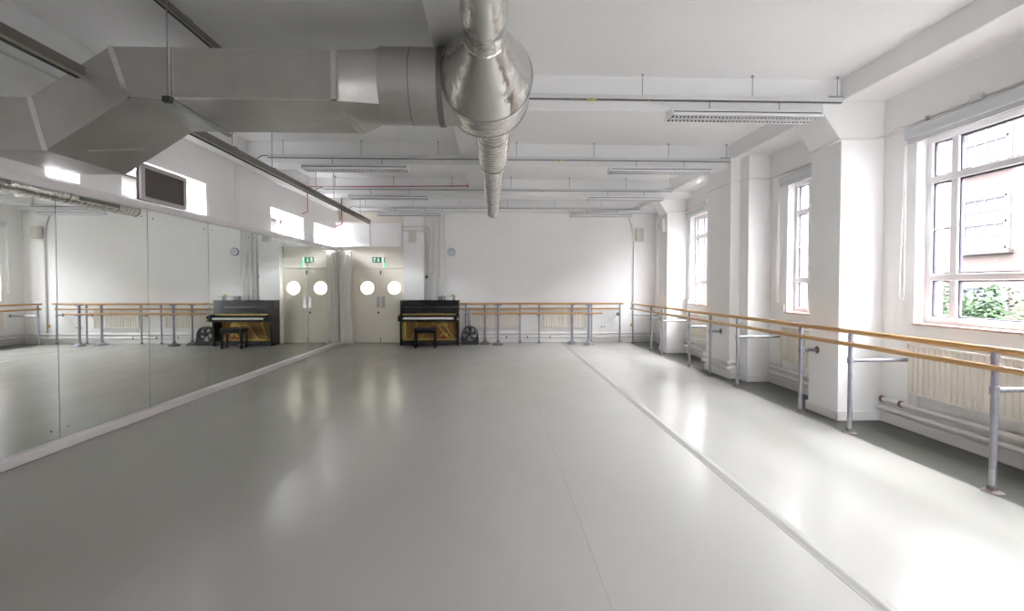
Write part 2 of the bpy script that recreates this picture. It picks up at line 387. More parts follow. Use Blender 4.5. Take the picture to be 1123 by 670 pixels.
# conduits along the right wall
mb = MB()
Z = 3.165
path = [(4.30, 3.0, Z)] + [(4.30, 5.35, Z)] + arc((4.30, 5.35, Z), (4.30, 5.455, Z - .04), (4.2, 5.455, Z - .05)) + [(3.83, 5.455, Z - .055), (3.815, 5.455, Z - .06), (3.815, 5.99, Z - .07)]
root = empty('cable_conduit', (4.3, 4, Z), 'thin white conduit running above the nearest window and round the pillar', 'conduit')
MB().tube(path, .011, 8).build('tube', 'pipe', root)
MB().box(4.27, 4.319, 4.33, 4.43, 3.13, 3.21).build('junction_box', 'plaswhite', root, bevel=.01)
for y in (3.6, 4.9): MB().box(4.285, 4.319, y - .012, y + .012, Z - .02, Z + .02).build('clip', 'steel', root, bevel=.003)
path = [(4.30, 6.03, Z), (4.30, 7.66, Z)] + arc((4.30, 7.66, Z), (4.30, 7.725, Z), (4.22, 7.725, Z)) + [(3.945, 7.725, Z), (3.945, 8.005, Z), (3.795, 8.005, Z - .005), (3.795, 8.9, Z - .01)]
o = MB().tube(path, .011, 8).build('cable_conduit', 'pipe'); tag(o, 'thin white conduit round the stepped double pillar', 'conduit')
root = empty('cable_conduit', (4.3, 10, Z + .03), 'thin conduit with a junction box above the farthest window', 'conduit')
MB().tube([(4.30, 8.95, Z + .02), (4.30, 11.05, Z + .02)] + arc((4.30, 11.05, Z + .02), (4.30, 11.147, Z), (4.22, 11.147, Z)) + [(3.86, 11.147, Z - .03)], .012, 8).build('tube', 'pipe', root)
MB().box(4.262, 4.319, 10.0, 10.10, 3.16, 3.24).build('junction_box', 'plaswhite', root, bevel=.01)

# ------------------------------------------------------------------ radiators and heating pipes
def radiator(axis, a0, a1, face, label):
    # axis 'y': on the right wall (face = x of its front); axis 'x': on the far wall (face = y of its front)
    z0, z1, t = .40, .91, .075
    c = (face, (a0 + a1) / 2, z0) if axis == 'y' else ((a0 + a1) / 2, face, z0)
    root = empty('radiator', c, label, 'radiator', 'ribbed panel radiators')
    n = max(4, round((a1 - a0) / .062)); w = (a1 - a0) / n; prof = []
    for i in range(n):
        s = a0 + i * w
        prof += [(s + .006, face + .012), (s + .012, face), (s + w - .012, face), (s + w - .006, face + .012)]
    prof = [(a0, face + .012)] + prof + [(a1, face + .012), (a1, face + .02), (a0, face + .02)]
    pts = [(d, a) for a, d in prof] if axis == 'y' else prof
    MB().prism(pts, 'z', z0 + .02, z1 - .02).build('panel', 'rad', root, smooth=False)
    def bx(a, b, d0, d1, z, zz):
        return MB().box(d0, d1, a, b, z, zz) if axis == 'y' else MB().box(a, b, d0, d1, z, zz)
    bx(a0, a1, face - .001, face + t, z1 - .022, z1).build('top_grille', 'rad', root, bevel=.004)
    bx(a0, a1, face + .002, face + .03, z0, z0 + .022).build('lower_channel', 'rad', root, bevel=.004)
    bx(a0 - .004, a0 + .006, face + .002, face + t, z0, z1 - .01).build('side_panel', 'rad', root, bevel=.002)
    bx(a1 - .006, a1 + .004, face + .002, face + t, z0, z1 - .01).build('side_panel', 'rad', root, bevel=.002)
    return root
radiator('y', 3.2, 4.98, 4.215, 'cream ribbed radiator below the nearest large window')
radiator('y', 6.25, 7.27, 4.215, 'cream ribbed radiator between the nearest pillar and the stepped double pillar')
radiator('y', 9.15, 10.75, 4.215, 'cream ribbed radiator below the farthest window')
radiator('y', 11.72, 12.75, 4.215, 'cream ribbed radiator beyond the farthest pillar')
radiator('x', -.62, .66, 13.295, 'cream ribbed radiator on the far wall beside the black fan')
radiator('x', 1.33, 2.47, 13.295, 'cream ribbed radiator at the middle of the far wall')

def pipes(label, up, lo, extra=()):
    root = empty('heating_pipes', up[0], label, 'pipe', 'paired heating pipes low on the walls')
    root.name = 'heating_pipe'
    MB().tube(up, .027, 14).build('upper_pipe', 'pipe', root); MB().tube(lo, .027, 14).build('lower_pipe', 'pipe', root)
    for (p, nm, m_, r, ax, L) in extra:
        q = list(p); q2 = list(p); i = 'xyz'.index(ax); q[i] -= L / 2; q2[i] += L / 2
        MB().tube([q, q2], r, 14).build(nm, m_, root)
    return root
def run(y0, y1, z, x=4.27): return [(x, y0, z), (x, y1, z)]
r1 = pipes('pair of thick cream pipes below the nearest radiator', run(2.98, 5.38, .262), run(2.98, 5.43, .165),
      [((4.27, 5.375, .262), 'end_cap', 'brownc', .034, 'y', .03), ((4.27, 5.12, .262), 'coupling', 'brownc', .034, 'y', .03), ((4.27, 5.16, .262), 'coupling', 'pipe', .036, 'y', .05)])
MB().tube([(4.27, 5.03, .27), (4.27, 5.03, .88)], .011, 10).build('riser', 'pipe', r1); MB().tube([(4.27, 5.03, .86), (4.27, 5.03, .90)], .016, 10).build('riser_cap', 'brownc', r1)
MB().tube([(4.27, 4.92, .27), (4.27, 4.92, .41)], .015, 10).build('valve_tail', 'pipe', r1)
r2 = pipes('pair of cream pipes between the nearest and the stepped pillar', run(6.03, 7.62, .262), run(6.03, 7.66, .165), [((4.27, 7.60, .262), 'end_cap', 'pipe', .035, 'y', .04), ((4.27, 7.64, .165), 'end_cap', 'pipe', .035, 'y', .04)])
MB().tube([(4.27, 7.33, .27), (4.27, 7.33, .40)] + arc((4.27, 7.33, .40), (4.27, 7.36, .5), (4.27, 7.37, .55)) + [(4.27, 7.37, .78)], .010, 10).build('riser', 'pipe', r2)
pipes('pair of cream pipes wrapped round the foot of the stepped pillar', [(3.99, 7.97, .27), (3.76, 7.97, .27), (3.76, 8.96, .27), (4.27, 8.98, .27)], [(3.92, 7.97, .175), (3.76, 7.97, .175), (3.76, 8.96, .175), (4.27, 8.98, .175)],
      [((3.9, 7.97, .27), 'coupling', 'pipe', .035, 'x', .04)])
pipes('pair of cream pipes below the farthest window', run(9.02, 11.1, .262), run(9.02, 11.1, .165), [((4.27, 11.05, .262), 'end_cap', 'pipe', .035, 'y', .04)])
pipes('pair of cream pipes in the far right corner behind the last pillar', [(4.27, 11.7, .262), (4.27, 13.28, .262)], [(4.27, 11.7, .165), (4.27, 13.28, .165)])
r5 = pipes('pair of pipes running along the foot of the far wall', [(-.8, 13.345, .245), (4.2, 13.345, .245)], [(-.8, 13.345, .15), (4.2, 13.345, .15)],
      [((x, 13.345, .15), 'coupling', 'scuff', .032, 'x', .03) for x in (.35, .9, 1.5)])
MB().tube([(-.85, 13.36, .36), (2.9, 13.36, .36)], .008, 8).build('thin_pipe', 'pipe', r5)
for x in (-.55, 1.4): MB().tube([(x, 13.345, .245), (x, 13.345, .40)], .012, 8).build('valve_tail', 'pipe', r5)

# ------------------------------------------------------------------ fixed barres
def flange(x, y, z=.0, r=.068): return MB().lathe([(r, z), (r, z + .006), (r * .75, z + .012), (.034, z + .02), (.031, z + .05)], (x, y, 0), n=20)
def barre_post(root, x, y, armdir, arml, mat_='steel', h=1.005):
    p = MB().tube([(x, y, .01), (x, y, h)], .0225, 16).build('post', mat_, root)
    flange(x, y).build('base_flange', 'scuff', p)
    MB().tube([(x, y, .03), (x, y, .17)], .0235, 16).build('worn_sleeve', 'steel', p) if mat_ != 'steel' else None
    MB().tube([(x, y, h - .07), (x, y, h - .02), (x, y, h + .02)], [.024, .028, .02], 14).build('top_bracket', mat_, p)
    MB().tube([(x, y, .885), (x, y, .94)], .030, 14).build('rail_clamp', mat_, p)
    ax, ay = armdir
    if arml:
        a = MB().tube([(x + ax * .02, y + ay * .02, .745), (x + ax * arml, y + ay * arml, .745)], .019, 14).build('support_arm', mat_, root)
        MB().tube([(x, y, .715), (x, y, .775)], .031, 14).build('tee_fitting', mat_, a)
        e = Vector((x + ax * arml, y + ay * arml, .745)); MB().tube([e - Vector((ax, ay, 0)) * .02, e - Vector((ax, ay, 0)) * .002], [.026, .045], 16).build('wall_flange', 'scuff' if arml < .3 else mat_, a)
BX = 3.63
root = empty('wall_barre', (BX, 8, 0), 'long double wooden ballet barre on steel posts below the windows', 'ballet barre')
MB().tube([(BX, 1.2, 1.037), (BX, 13.12, 1.037)], .024, 16).build('upper_rail', 'wood', root)
MB().tube([(BX - .047, 1.2, .912), (BX - .047, 13.05, .912)], .022, 16).build('lower_rail', 'wood', root)
for y, L in ((3.52, .685), (5.0, .685), (5.83, .195), (7.38, .685), (8.32, .175), (9.22, .685), (10.75, .685), (11.5, .235), (13.02, .685)):
    barre_post(root, BX, y, (1, 0), L, 'polepaint' if y < 6 else 'steel')
root = empty('wall_barre', (1.4, 13.2, 0), 'double wooden ballet barre fixed along the far wall', 'ballet barre')
MB().tube([(-.95, 13.21, 1.037), (3.42, 13.21, 1.037)], .023, 16).build('upper_rail', 'woodx', root)
MB().tube([(-.95, 13.165, .905), (3.33, 13.165, .905)], .021, 16).build('lower_rail', 'woodx', root)
for x in (-.71, .70, 1.20, 2.58, 3.33): barre_post(root, x, 13.21, (0, 1), .185, 'steel')

# free-standing portable barres
def portable(x0, x1, stands, y, label):
    root = empty('portable_barre', ((x0 + x1) / 2, y, 0), label, 'ballet barre', 'portable barres on weighted feet')
    MB().tube([(x0, y, 1.045), (x1, y, 1.045)], .024, 16).build('upper_rail', 'woodx', root)
    MB().tube([(x0 + .06, y - .01, .80), (x1 + .06, y - .01, .80)], .022, 16).build('lower_rail', 'woodx', root)
    for x in stands:
        s = MB().tube([(x, y + .0, .05), (x, y, .7), (x, y, 1.02)], [.030, .030, .033], 16).build('stand_post', 'polepaint', root)
        MB().lathe([(.135, .003), (.14, .02), (.125, .045), (.075, .068), (.04, .085), (.034, .13)], (x, y, 0), n=28).build('weighted_foot', 'scuff' if x < 1 else 'polepaint', s)
        for z in (.80, 1.045): MB().tube([(x - .085, y, z - .012), (x + .085, y, z - .012)], .029, 14).build('rail_clamp', 'polepaint', s)
portable(-.62, 2.25, (-.21, 2.04), 13.0, 'portable wooden barre close behind the other, its left foot next to the fan')
portable(-.60, 2.72, (.12, 2.43), 12.8, 'portable wooden barre standing in front, reaching furthest from the piano')

# ------------------------------------------------------------------ mirrors
ys = [2.33, 3.55, 4.77, 5.98, 7.20, 8.44, 9.67, 10.88, 12.10, 13.20]
names = ['wall mirror panel nearest the camera, holding the window reflection', 'wall mirror panel with the reflected duct end and near radiator', 'wall mirror panel directly under the wall television', 'wall mirror panel just beyond the television, below blank wall',
         'wall mirror panel showing the reflected fan and clock', 'wall mirror panel showing the reflected piano and wall pipes', 'wall mirror panel showing the reflected speaker', 'wall mirror panel showing the reflected exit sign and door', 'last wall mirror panel, half covered by the curtain reflection']
for i in range(len(ys) - 1):
    a, b = ys[i] + .004, ys[i + 1] - .004
    if i == 0: continue
    z0, z1 = .089, 2.374
    root = empty('wall_mirror', (mx(a), (a + b) / 2, z0), names[i - 1] if i - 1 < 8 else names[8], 'mirror', 'mirror panels lining the wall')
    vs = []
    for y in (a, b):
        for z in (z0, z1): vs += [(mx(y) - .008, y, z), (mx(y), y, z)]
    MB().add(vs, [(0, 1, 3, 2), (4, 6, 7, 5), (0, 4, 5, 1), (2, 3, 7, 6), (0, 2, 6, 4), (1, 5, 7, 3)]).build('mirror_glass', 'mirror', root, smooth=False)
    vs = []
    for y in (a, b):
        for z in (z0, z1): vs += [(mx(y) - .012, y - (.006 if y == a else -.006), z), (mx(y) - .0085, y - (.006 if y == a else -.006), z)]
    MB().add(vs, [(0, 1, 3, 2), (4, 6, 7, 5), (0, 4, 5, 1), (2, 3, 7, 6), (0, 2, 6, 4), (1, 5, 7, 3)]).build('backing', 'mirroredge', root, smooth=False)
    for y in (a + .09, b - .09):
        for z in (z0 + .10, z1 - .09): MB().tube([(mx(y) - .004, y, z), (mx(y) + .004, y, z)], .009, 10).build('fixing_screw', 'steel', root)

# ------------------------------------------------------------------ curtain
def curtain():
    root = empty('curtain', (-3.78, 13.02, 0), 'gathered cream curtain hanging floor length at the end of the mirrors', 'curtain')
    n = 90; rows = 26; vs = []; fs = []
    for j in range(rows + 1):
        t = j / rows; z = .02 + t * 2.36
        w = .36 - .09 * math.sin(PI * t) ** 2 * (1 - t * .3); 
        for i in range(n + 1):
            u = i / n
            x = -3.925 + u * w + .012 * math.sin(9 * u + 3 * t)
            y = 13.03 + (.045 + .02 * (1 - t)) * math.sin(u * 2 * PI * 5.5 + .8 * math.sin(3 * t)) + .018 * math.sin(u * 31 + t * 4)
            vs.append((x, y, z))
    for j in range(rows):
        for i in range(n): a = j * (n + 1) + i; fs.append((a, a + 1, a + n + 2, a + n + 1))
    o = MB().add(vs, fs).build('cloth', 'curtain', root)
    s = o.modifiers.new('thick', 'SOLIDIFY'); s.thickness = .006
    MB().tube([(-3.97, 13.03, 2.385), (-3.5, 13.03, 2.385)], .011, 12).build('curtain_rod', 'pipe', root)
curtain()

# ------------------------------------------------------------------ double door with portholes
door = bpy.data.objects.new('door_1', None); COL.objects.link(door); door.location = (-2.95, 13.42, 0); door['kind'] = 'structure'
mb = MB(); mb.box(DX0 - .05, DX0, 13.385, 13.45, 0, DZ + .045); mb.box(DX1, DX1 + .05, 13.385, 13.45, 0, DZ + .045); mb.box(DX0, DX1, 13.385, 13.45, DZ, DZ + .045)
mb.build('door_frame', 'door', door, bevel=.005)
for s, xa, xb in ((-1, DX0 + .003, -2.953), (1, -2.947, DX1 - .003)):
    cx, cz, R = (-3.30 if s < 0 else -2.60), 1.445, .175; N = 40
    outer = []
    # leaf as ring of quads between rectangle and circle
    def rect_pt(a):
        dx, dz = math.cos(a), math.sin(a)
        tx = ((xb if dx > 0 else xa) - cx) / dx if abs(dx) > 1e-9 else 1e9
        tz = ((DZ - .003 if dz > 0 else .008) - cz) / dz if abs(dz) > 1e-9 else 1e9
        t = min(tx, tz); return (cx + dx * t, cz + dz * t)
    angs = sorted([2 * PI * k / N for k in range(N)] + [math.atan2(z - cz, x - cx) % (2 * PI) for x in (xa, xb) for z in (.008, DZ - .003)])
    vs = []; fs = []; n = len(angs)
    for y in (13.405, 13.445):
        for a in angs: vs.append((cx + R * math.cos(a), y, cz + R * math.sin(a)))
        for a in angs: p = rect_pt(a); vs.append((p[0], y, p[1]))
    for k in range(n):
        k2 = (k + 1) % n
        fs += [(k, k2, n + k2, n + k), (2 * n + k, 3 * n + k, 3 * n + k2, 2 * n + k2), (k, 2 * n + k, 2 * n + k2, k2), (n + k, n + k2, 3 * n + k2, 3 * n + k)]
    leaf = MB().add(vs, fs).build('door_leaf', 'door', door, smooth=False)
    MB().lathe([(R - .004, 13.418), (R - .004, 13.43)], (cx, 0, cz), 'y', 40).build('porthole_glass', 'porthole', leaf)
    ring = MB(); pth = [(cx + (R + .006) * math.cos(2 * PI * k / 40), 13.402, cz + (R + .006) * math.sin(2 * PI * k / 40)) for k in range(41)]
    ring.tube(pth, .008, 8, cap=False).build('porthole_ring', 'door', leaf)
    px = -2.953 - .105 if s < 0 else -2.947 + .005
    MB().box(px, px + .10, 13.398, 13.405, .93, 1.22).build('push_plate', 'plate', leaf, bevel=.003)
    if s < 0: MB().lathe([(.022, 13.385), (.024, 13.39), (.03, 13.405)], (-3.02, 0, .80), 'y', 16).build('lock', 'scuff', leaf)
    MB().box(-2.965 if s < 0 else -2.947, -2.953 if s < 0 else -2.94, 13.39, 13.405, .02, .15).build('edge_bolt', 'dark', leaf) if s < 0 else None
MB().box(-2.965, -2.935, 13.375, 13.385, 1.80, 1.90).build('door_closer_catch', 'dark', door)
# corridor behind the door; its light is put into the glowing porthole glass
struct('wall_corridor', MB().box(-4.3, -1.7, 14.7, 14.8, 0, 2.6).box(-4.4, -4.3, 13.7, 14.8, 0, 2.6).box(-1.7, -1.6, 13.7, 14.8, 0, 2.6).box(-4.4, -1.6, 13.7, 14.8, 2.6, 2.7), 'wall', smooth=False)
struct('floor', MB().box(-4.4, -1.6, 13.7, 14.8, -.1, 0), 'floor', smooth=False)
MB().box(-2.975, -2.925, 13.398, 13.404, .01, DZ - .01).build('meeting_strip', 'door', door)

# exit sign
root = empty('exit_sign', (-3.0, 13.36, 2.18), 'green fire exit sign with running figure and arrow above the double door', 'exit sign')
SX0, SX1, SZ0, SZ1 = -3.16, -2.84, 2.105, 2.255
MB().box(SX0, SX1, 13.345, 13.40, SZ0, SZ1).build('casing', 'signbox', root, bevel=.004)
MB().box(SX0 + .005, SX1 - .005, 13.339, 13.346, SZ0 + .005, SZ1 - .005).build('green_panel', 'green', root)
fig = MB(); y0, y1 = 13.333, 13.3385
def quad(pts): fig.prism(pts, 'y', y0, y1)
fig.lathe([(.012, y0), (.012, y1)], (-3.088, 0, 2.232), 'y', 12)
quad([(-3.10, 2.215), (-3.083, 2.222), (-3.092, 2.17), (-3.11, 2.165)])       # torso
quad([(-3.095, 2.175), (-3.065, 2.155), (-3.085, 2.125), (-3.095, 2.13), (-3.078, 2.152), (-3.11, 2.165)])
quad([(-3.11, 2.17), (-3.10, 2.165), (-3.12, 2.125), (-3.148, 2.12), (-3.148, 2.13), (-3.125, 2.135)])
quad([(-3.083, 2.22), (-3.055, 2.195), (-3.06, 2.188), (-3.09, 2.208)])
quad([(-3.10, 2.215), (-3.135, 2.205), (-3.135, 2.185), (-3.128, 2.185), (-3.126, 2.198), (-3.10, 2.202)])
fig.build('running_figure', 'signwhite', root, smooth=False)
fig = MB(); quad([(-3.005, 2.235), (-2.985, 2.235), (-2.985, 2.16), (-2.97, 2.175), (-2.97, 2.155), (-2.995, 2.125), (-3.02, 2.155), (-3.02, 2.175), (-3.005, 2.16)])
fig.build('arrow', 'signwhite', root, smooth=False)
fig = MB(); quad([(-2.905, 2.245), (-2.86, 2.245), (-2.86, 2.118), (-2.905, 2.118)]); fig.build('doorway_symbol', 'signwhite', root, smooth=False)
MB().box(-2.865, -2.83, 13.37, 13.395, 1.99, 2.10).build('charge_indicator', 'led', root, bevel=.003)  # green glow by the sign, put in as an emissive tab
MB().tube([(-3.05, 13.39, 2.255), (-3.05, 13.39, 2.5)], .006, 8).build('cable', 'pipe', root)
o = MB().tube([(-3.148, 13.08, 3.2), (-3.148, 13.08, 2.56)], .007, 8); o.box(-3.175, -3.12, 13.05, 13.085, 2.49, 2.55)
tag(o.build('cable_drop', 'pipe', bevel=.003), 'thin cable dropping down the boxed bulkhead over the door', 'cable')

# ------------------------------------------------------------------ piano
def piano():
    root = empty('upright_piano', (-1.6, 12.95, 0), 'black upright piano with its lower front panel off, gold frame showing', 'piano')
    x0, x1, t = -2.335, -.865, .055; yf, yb = 12.74, 13.17
    for xa in (x0, x1 - t):
        MB().prism([(12.72, 0), (yb, 0), (yb, 1.12), (12.80, 1.12), (12.76, .80), (12.76, .64), (12.72, .62)], 'x', xa, xa + t).build('side_panel', 'black', root, bevel=.006)
        MB().prism([(12.50, .63), (12.78, .60), (12.78, .80), (12.70, .80), (12.50, .755)], 'x', xa - .012, xa + t + .012).build('key_cheek', 'black', root, bevel=.01)
        MB().tube([(xa + t / 2, 12.80, 0), (xa + t / 2, 12.80, .03)], .02, 10).build('castor', 'scuff', root)
    MB().box(x0 - .012, x1 + .012, 12.775, yb + .005, 1.118, 1.14).build('top_lid', 'black', root, bevel=.006)
    MB().prism([(12.805, .975), (12.79, .975), (12.80, 1.118), (12.82, 1.118)], 'x', x0 + t, x1 - t).build('upper_panel', 'black', root)
    MB().prism([(12.80, .80), (12.77, .80), (12.785, .965), (12.80, .965)], 'x', x0 + t, x1 - t).build('music_desk_panel', 'black', root)
    MB().box(-1.93, -1.27, 12.735, 12.765, .80, .835).build('music_ledge', 'blacks', root, bevel=.006)
    MB().box(x0 + t, x1 - t, 12.70, 12.765, .777, .795).build('brass_strip', 'brass', root, bevel=.002)
    MB().prism([(12.70, .73), (12.76, .73), (12.76, .778), (12.72, .778)], 'x', x0 + t, x1 - t).build('fallboard', 'black', root)
    MB().box(x0 + t - .01, x1 - t + .01, 12.50, 12.78, .62, .675).build('key_bed', 'black', root, bevel=.006)
    kb = MB(); xa, xb = x0 + t + .06, x1 - t - .06; n = 52; w = (xb - xa) / n
    for i in range(n): kb.box(xa + i * w + .0006, xa + (i + 1) * w - .0006, 12.52, 12.71, .676, .715, 'ivory')
    for i in range(n - 1):
        if (i + 5) % 7 in (2, 6): continue
        kb.box(xa + (i + 1) * w - .006, xa + (i + 1) * w + .006, 12.61, 12.71, .715, .727, 'blacks')
    kb.build('keyboard', None, root, smooth=False)
    MB().box(x0 + t, x0 + t + .058, 12.51, 12.71, .675, .73).build('key_block', 'black', root, bevel=.004)
    k = MB().box(x1 - t - .058, x1 - t, 12.51, 12.71, .675, .73).build('key_block', 'black', root, bevel=.004)
    MB().box(x1 - .03, x1 + .002, 12.493, 12.50, .665, .69).build('key_lock_tag', 'brass', k)
    MB().box(x0 + t, x1 - t, 12.76, 12.80, .03, .125).build('plinth', 'blacks', root, bevel=.004)
    MB().box(x0 + t, x1 - t, 12.80, 13.15, .03, .06).build('bottom_board', 'sound', root)
    MB().box(x0 + t, x1 - t, 13.06, 13.08, .06, .95).build('soundboard', 'sound', root)
    # cast frame: edge plates and crossing braces
    fr = MB(); Y0, Y1 = 13.0, 13.03
    def bar(a, b, w, yy=(Y0, Y1)):
        A = Vector(a); B = Vector(b); d = (B - A).normalized(); nn = Vector((-d.y, d.x)) * w / 2
        fr.prism([tuple(A + nn), tuple(B + nn), tuple(B - nn), tuple(A - nn)], 'y', *yy)
    bar((-2.26, .10), (-2.26, .64), .07); bar((-2.10, .13), (-1.93, .60), .035); bar((-2.26, .13), (-.93, .13), .05)
    bar((-1.58, .56), (-1.18, .50), .09); bar((-1.52, .60), (-1.12, .14), .05); bar((-1.22, .60), (-1.47, .52), .06); bar((-1.28, .56), (-1.02, .14), .03, (12.97, 13.0)); bar((-1.42, .14), (-1.25, .34), .03, (12.97, 13.0)); bar((-1.86, .14), (-1.62, .50), .03)
    fr.prism([(-2.01, .56), (-1.86, .60), (-1.88, .64), (-2.04, .62)], 'y', Y0 - .02, Y1); 
    fr.lathe([(.035, 12.96), (.045, Y0)], (-1.22, 0, .25), 'y', 16)
    fr.build('iron_frame', 'gold', root, bevel=.004)
    st = MB()
    for i in range(26):
        x = -2.2 + i * .03; st.tube([(x, 12.985, .66), (x + .48, 12.985, .10)], .0022, 5)
    for i in range(14): st.tube([(-1.06 + i * .008 - .0, 12.99, .62), (-.95 + i * .002, 12.99, .2)], .0012, 4)
    tag(st.build('bass_strings', 'string', root), kind='stuff')
    MB().box(-1.95, -1.60, 12.955, 12.985, .57, .63).build('hammer_rail', 'string', root, bevel=.005)
    MB().box(-1.42, -1.20, 12.93, 12.955, .17, .20).build('felt_strip', 'red', root, bevel=.004)
    for x in (-1.69, -1.62, -1.55):
        MB().prism([(12.63, .035), (12.76, .05), (12.76, .065), (12.64, .055), (12.62, .045)], 'x', x - .014, x + .014).build('pedal', 'brass', root, bevel=.003)
piano()
# objects on the piano
root = empty('desk_tray', (-1.1, 13.05, 1.14), 'small pale tray on short legs standing on the piano lid', 'tray')
MB().box(-1.43, -.90, 12.93, 13.12, 1.228, 1.24).build('tray_top', 'steel', root, bevel=.003)
for x in (-1.25, -1.03, -.99):
    for y in (12.96, 13.10): MB().box(x - .006, x + .006, y - .006, y + .006, 1.14, 1.228).build('leg', 'steel', root)
tag(MB().box(-1.41, -1.29, 12.94, 13.08, 1.14, 1.225).build('storage_box', 'polepaint', bevel=.006), 'small grey box under the tray on the piano lid', 'box')
tag(MB().lathe([(.028, 1.14), (.03, 1.17), (.03, 1.215), (.024, 1.22)], (-1.01, 13.0, 0), n=16).build('drinking_cup', 'steel'), 'small grey cup beneath the tray on the piano lid', 'cup')
b = MB().lathe([(.02, 1.24), (.032, 1.25), (.034, 1.275), (.02, 1.285)], (-1.03, 13.02, 0), n=14, sx=1.2).build('tape_roll', 'yellow'); tag(b, 'tiny yellow-green item on top of the tray', 'item')
tag(MB().prism([(-1.19, 1.24), (-1.07, 1.24), (-1.07, 1.245), (-1.14, 1.262), (-1.19, 1.25)], 'y', 12.97, 13.06).build('paper_pad', 'plaswhite'), 'folded white paper on top of the tray', 'paper')

# piano stool
root = empty('piano_stool', (-1.64, 12.27, 0), 'black piano stool with padded seat in front of the piano', 'stool')
MB().box(-1.90, -1.37, 12.12, 12.43, .435, .487).build('seat', 'blacks', root, bevel=.018, segs=3)
MB().box(-1.885, -1.385, 12.135, 12.415, .375, .434).build('apron', 'black', root, bevel=.004)
for x in (-1.865, -1.405):
    for y in (12.16, 12.39): MB().prism([(x - .022, y - .022), (x + .022, y - .022), (x + .022, y + .022), (x - .022, y + .022)], 'z', .0, .376).build('leg', 'black', root, bevel=.004)
    MB().tube([(x - .03 if x < -1.6 else x + .03, 12.27, .405), (x - .055 if x < -1.6 else x + .055, 12.27, .405)], .022, 14).build('height_knob', 'black', root)

# floor fan
root = empty('floor_fan', (-.60, 12.93, 0), 'black round floor fan with grey blades beside the piano', 'fan')
fx, fy, fz, R = -.60, 12.93, .275, .195
pts = [(fx + math.cos(a) * .205, fz + math.sin(a) * .205) for a in [PI * k / 24 for k in range(25)]] + [(fx - .225, .12), (fx - .235, .004), (fx + .235, .004), (fx + .225, .12)]
hole = [(fx + math.cos(a) * .178, fz + math.sin(a) * .178) for a in [PI * 2 * k / 48 for k in range(48)]]
def shell():
    # ring body with flared foot: outer outline resampled by angle
    vs = []; fs = []; n = 48
    def out(a):
        dx, dz = math.cos(a), math.sin(a)
        if dz >= 0: return (fx + dx * .205, fz + dz * .205)
        t = (fz - .004) / -dz; tx = (.205 + .03 * min(1, (-dz) * 1.4)) / abs(dx) if abs(dx) > 1e-6 else 1e9
        t = min(t, tx); return (fx + dx * t, fz + dz * t)
    for y in (12.86, 13.0):
        for k in range(n): vs.append((hole[k][0], y, hole[k][1]))
        for k in range(n): p = out(2 * PI * k / n); vs.append((p[0], y, p[1]))
    for k in range(n):
        j = (k + 1) % n
        fs += [(k, j, n + j, n + k), (2 * n + k, 3 * n + k, 3 * n + j, 2 * n + j), (k, 2 * n + k, 2 * n + j, j), (n + k, n + j, 3 * n + j, 3 * n + k)]
    return MB().add(vs, fs)
shell().build('housing', 'fan', root)
MB().lathe([(.05, 12.87), (.055, 12.89), (.055, 12.96)], (fx, 0, fz), 'y', 24).build('hub', 'fan', root, bevel=.004)
for k in range(5):
    vs = []; fs = []
    for i in range(7):
        r = .05 + .12 * i / 6
        for s in (0, 1):
            a = 2 * PI * k / 5 + .35 * (i / 6) + (s - .5) * (.75 - .02 * i); vs.append((fx + r * math.cos(a), 12.915 + (s - .5) * .05, fz + r * math.sin(a)))
    for i in range(6): fs.append((2 * i, 2 * i + 1, 2 * i + 3, 2 * i + 2))
    b = MB().add(vs, fs).build('fan_blade', 'fanblade', root); s_ = b.modifiers.new('t', 'SOLIDIFY'); s_.thickness = .004
g = MB()
for r in (.08, .125, .17): g.tube([(fx + r * math.cos(2 * PI * k / 36), 12.855, fz + r * math.sin(2 * PI * k / 36)) for k in range(37)], .0025, 5, cap=False)
for k in range(12):
    a = 2 * PI * k / 12; g.tube([(fx + .04 * math.cos(a), 12.855, fz + .04 * math.sin(a)), (fx + .182 * math.cos(a + .35), 12.855, fz + .182 * math.sin(a + .35))], .0025, 5)
g.build('grille', 'fan', root)

# ------------------------------------------------------------------ wall things
root = empty('wall_clock', (-1.10, 13.38, 2.385), 'small round wall clock with a grey rim high on the far wall', 'clock')
MB().lathe([(.105, 13.40), (.108, 13.37), (.10, 13.355), (.092, 13.36), (.092, 13.365)], (-1.10, 0, 2.385), 'y', 36).build('rim', 'clockrim', root)
f = MB().lathe([(.092, 13.3625), (.092, 13.358)], (-1.10, 0, 2.385), 'y', 32).build('dial', 'clockface', root)
h = MB(); h.box(-1.104, -1.096, 13.352, 13.356, 2.375, 2.455)
h.build('minute_hand', 'dark', root); h = MB().prism([(-1.10, 2.381), (-1.10, 2.389), (-1.155, 2.402), (-1.155, 2.396)], 'y', 13.350, 13.354).build('hour_hand', 'dark', root)
nm = MB()
for k in range(12):
    a = PI / 6 * k; c = Vector((-1.10 + .078 * math.sin(a), 2.385 + .078 * math.cos(a))); nm.box(c.x - .004, c.x + .004, 13.354, 13.358, c.y - .006, c.y + .006)
nm.build('hour_mark', 'dark', root)

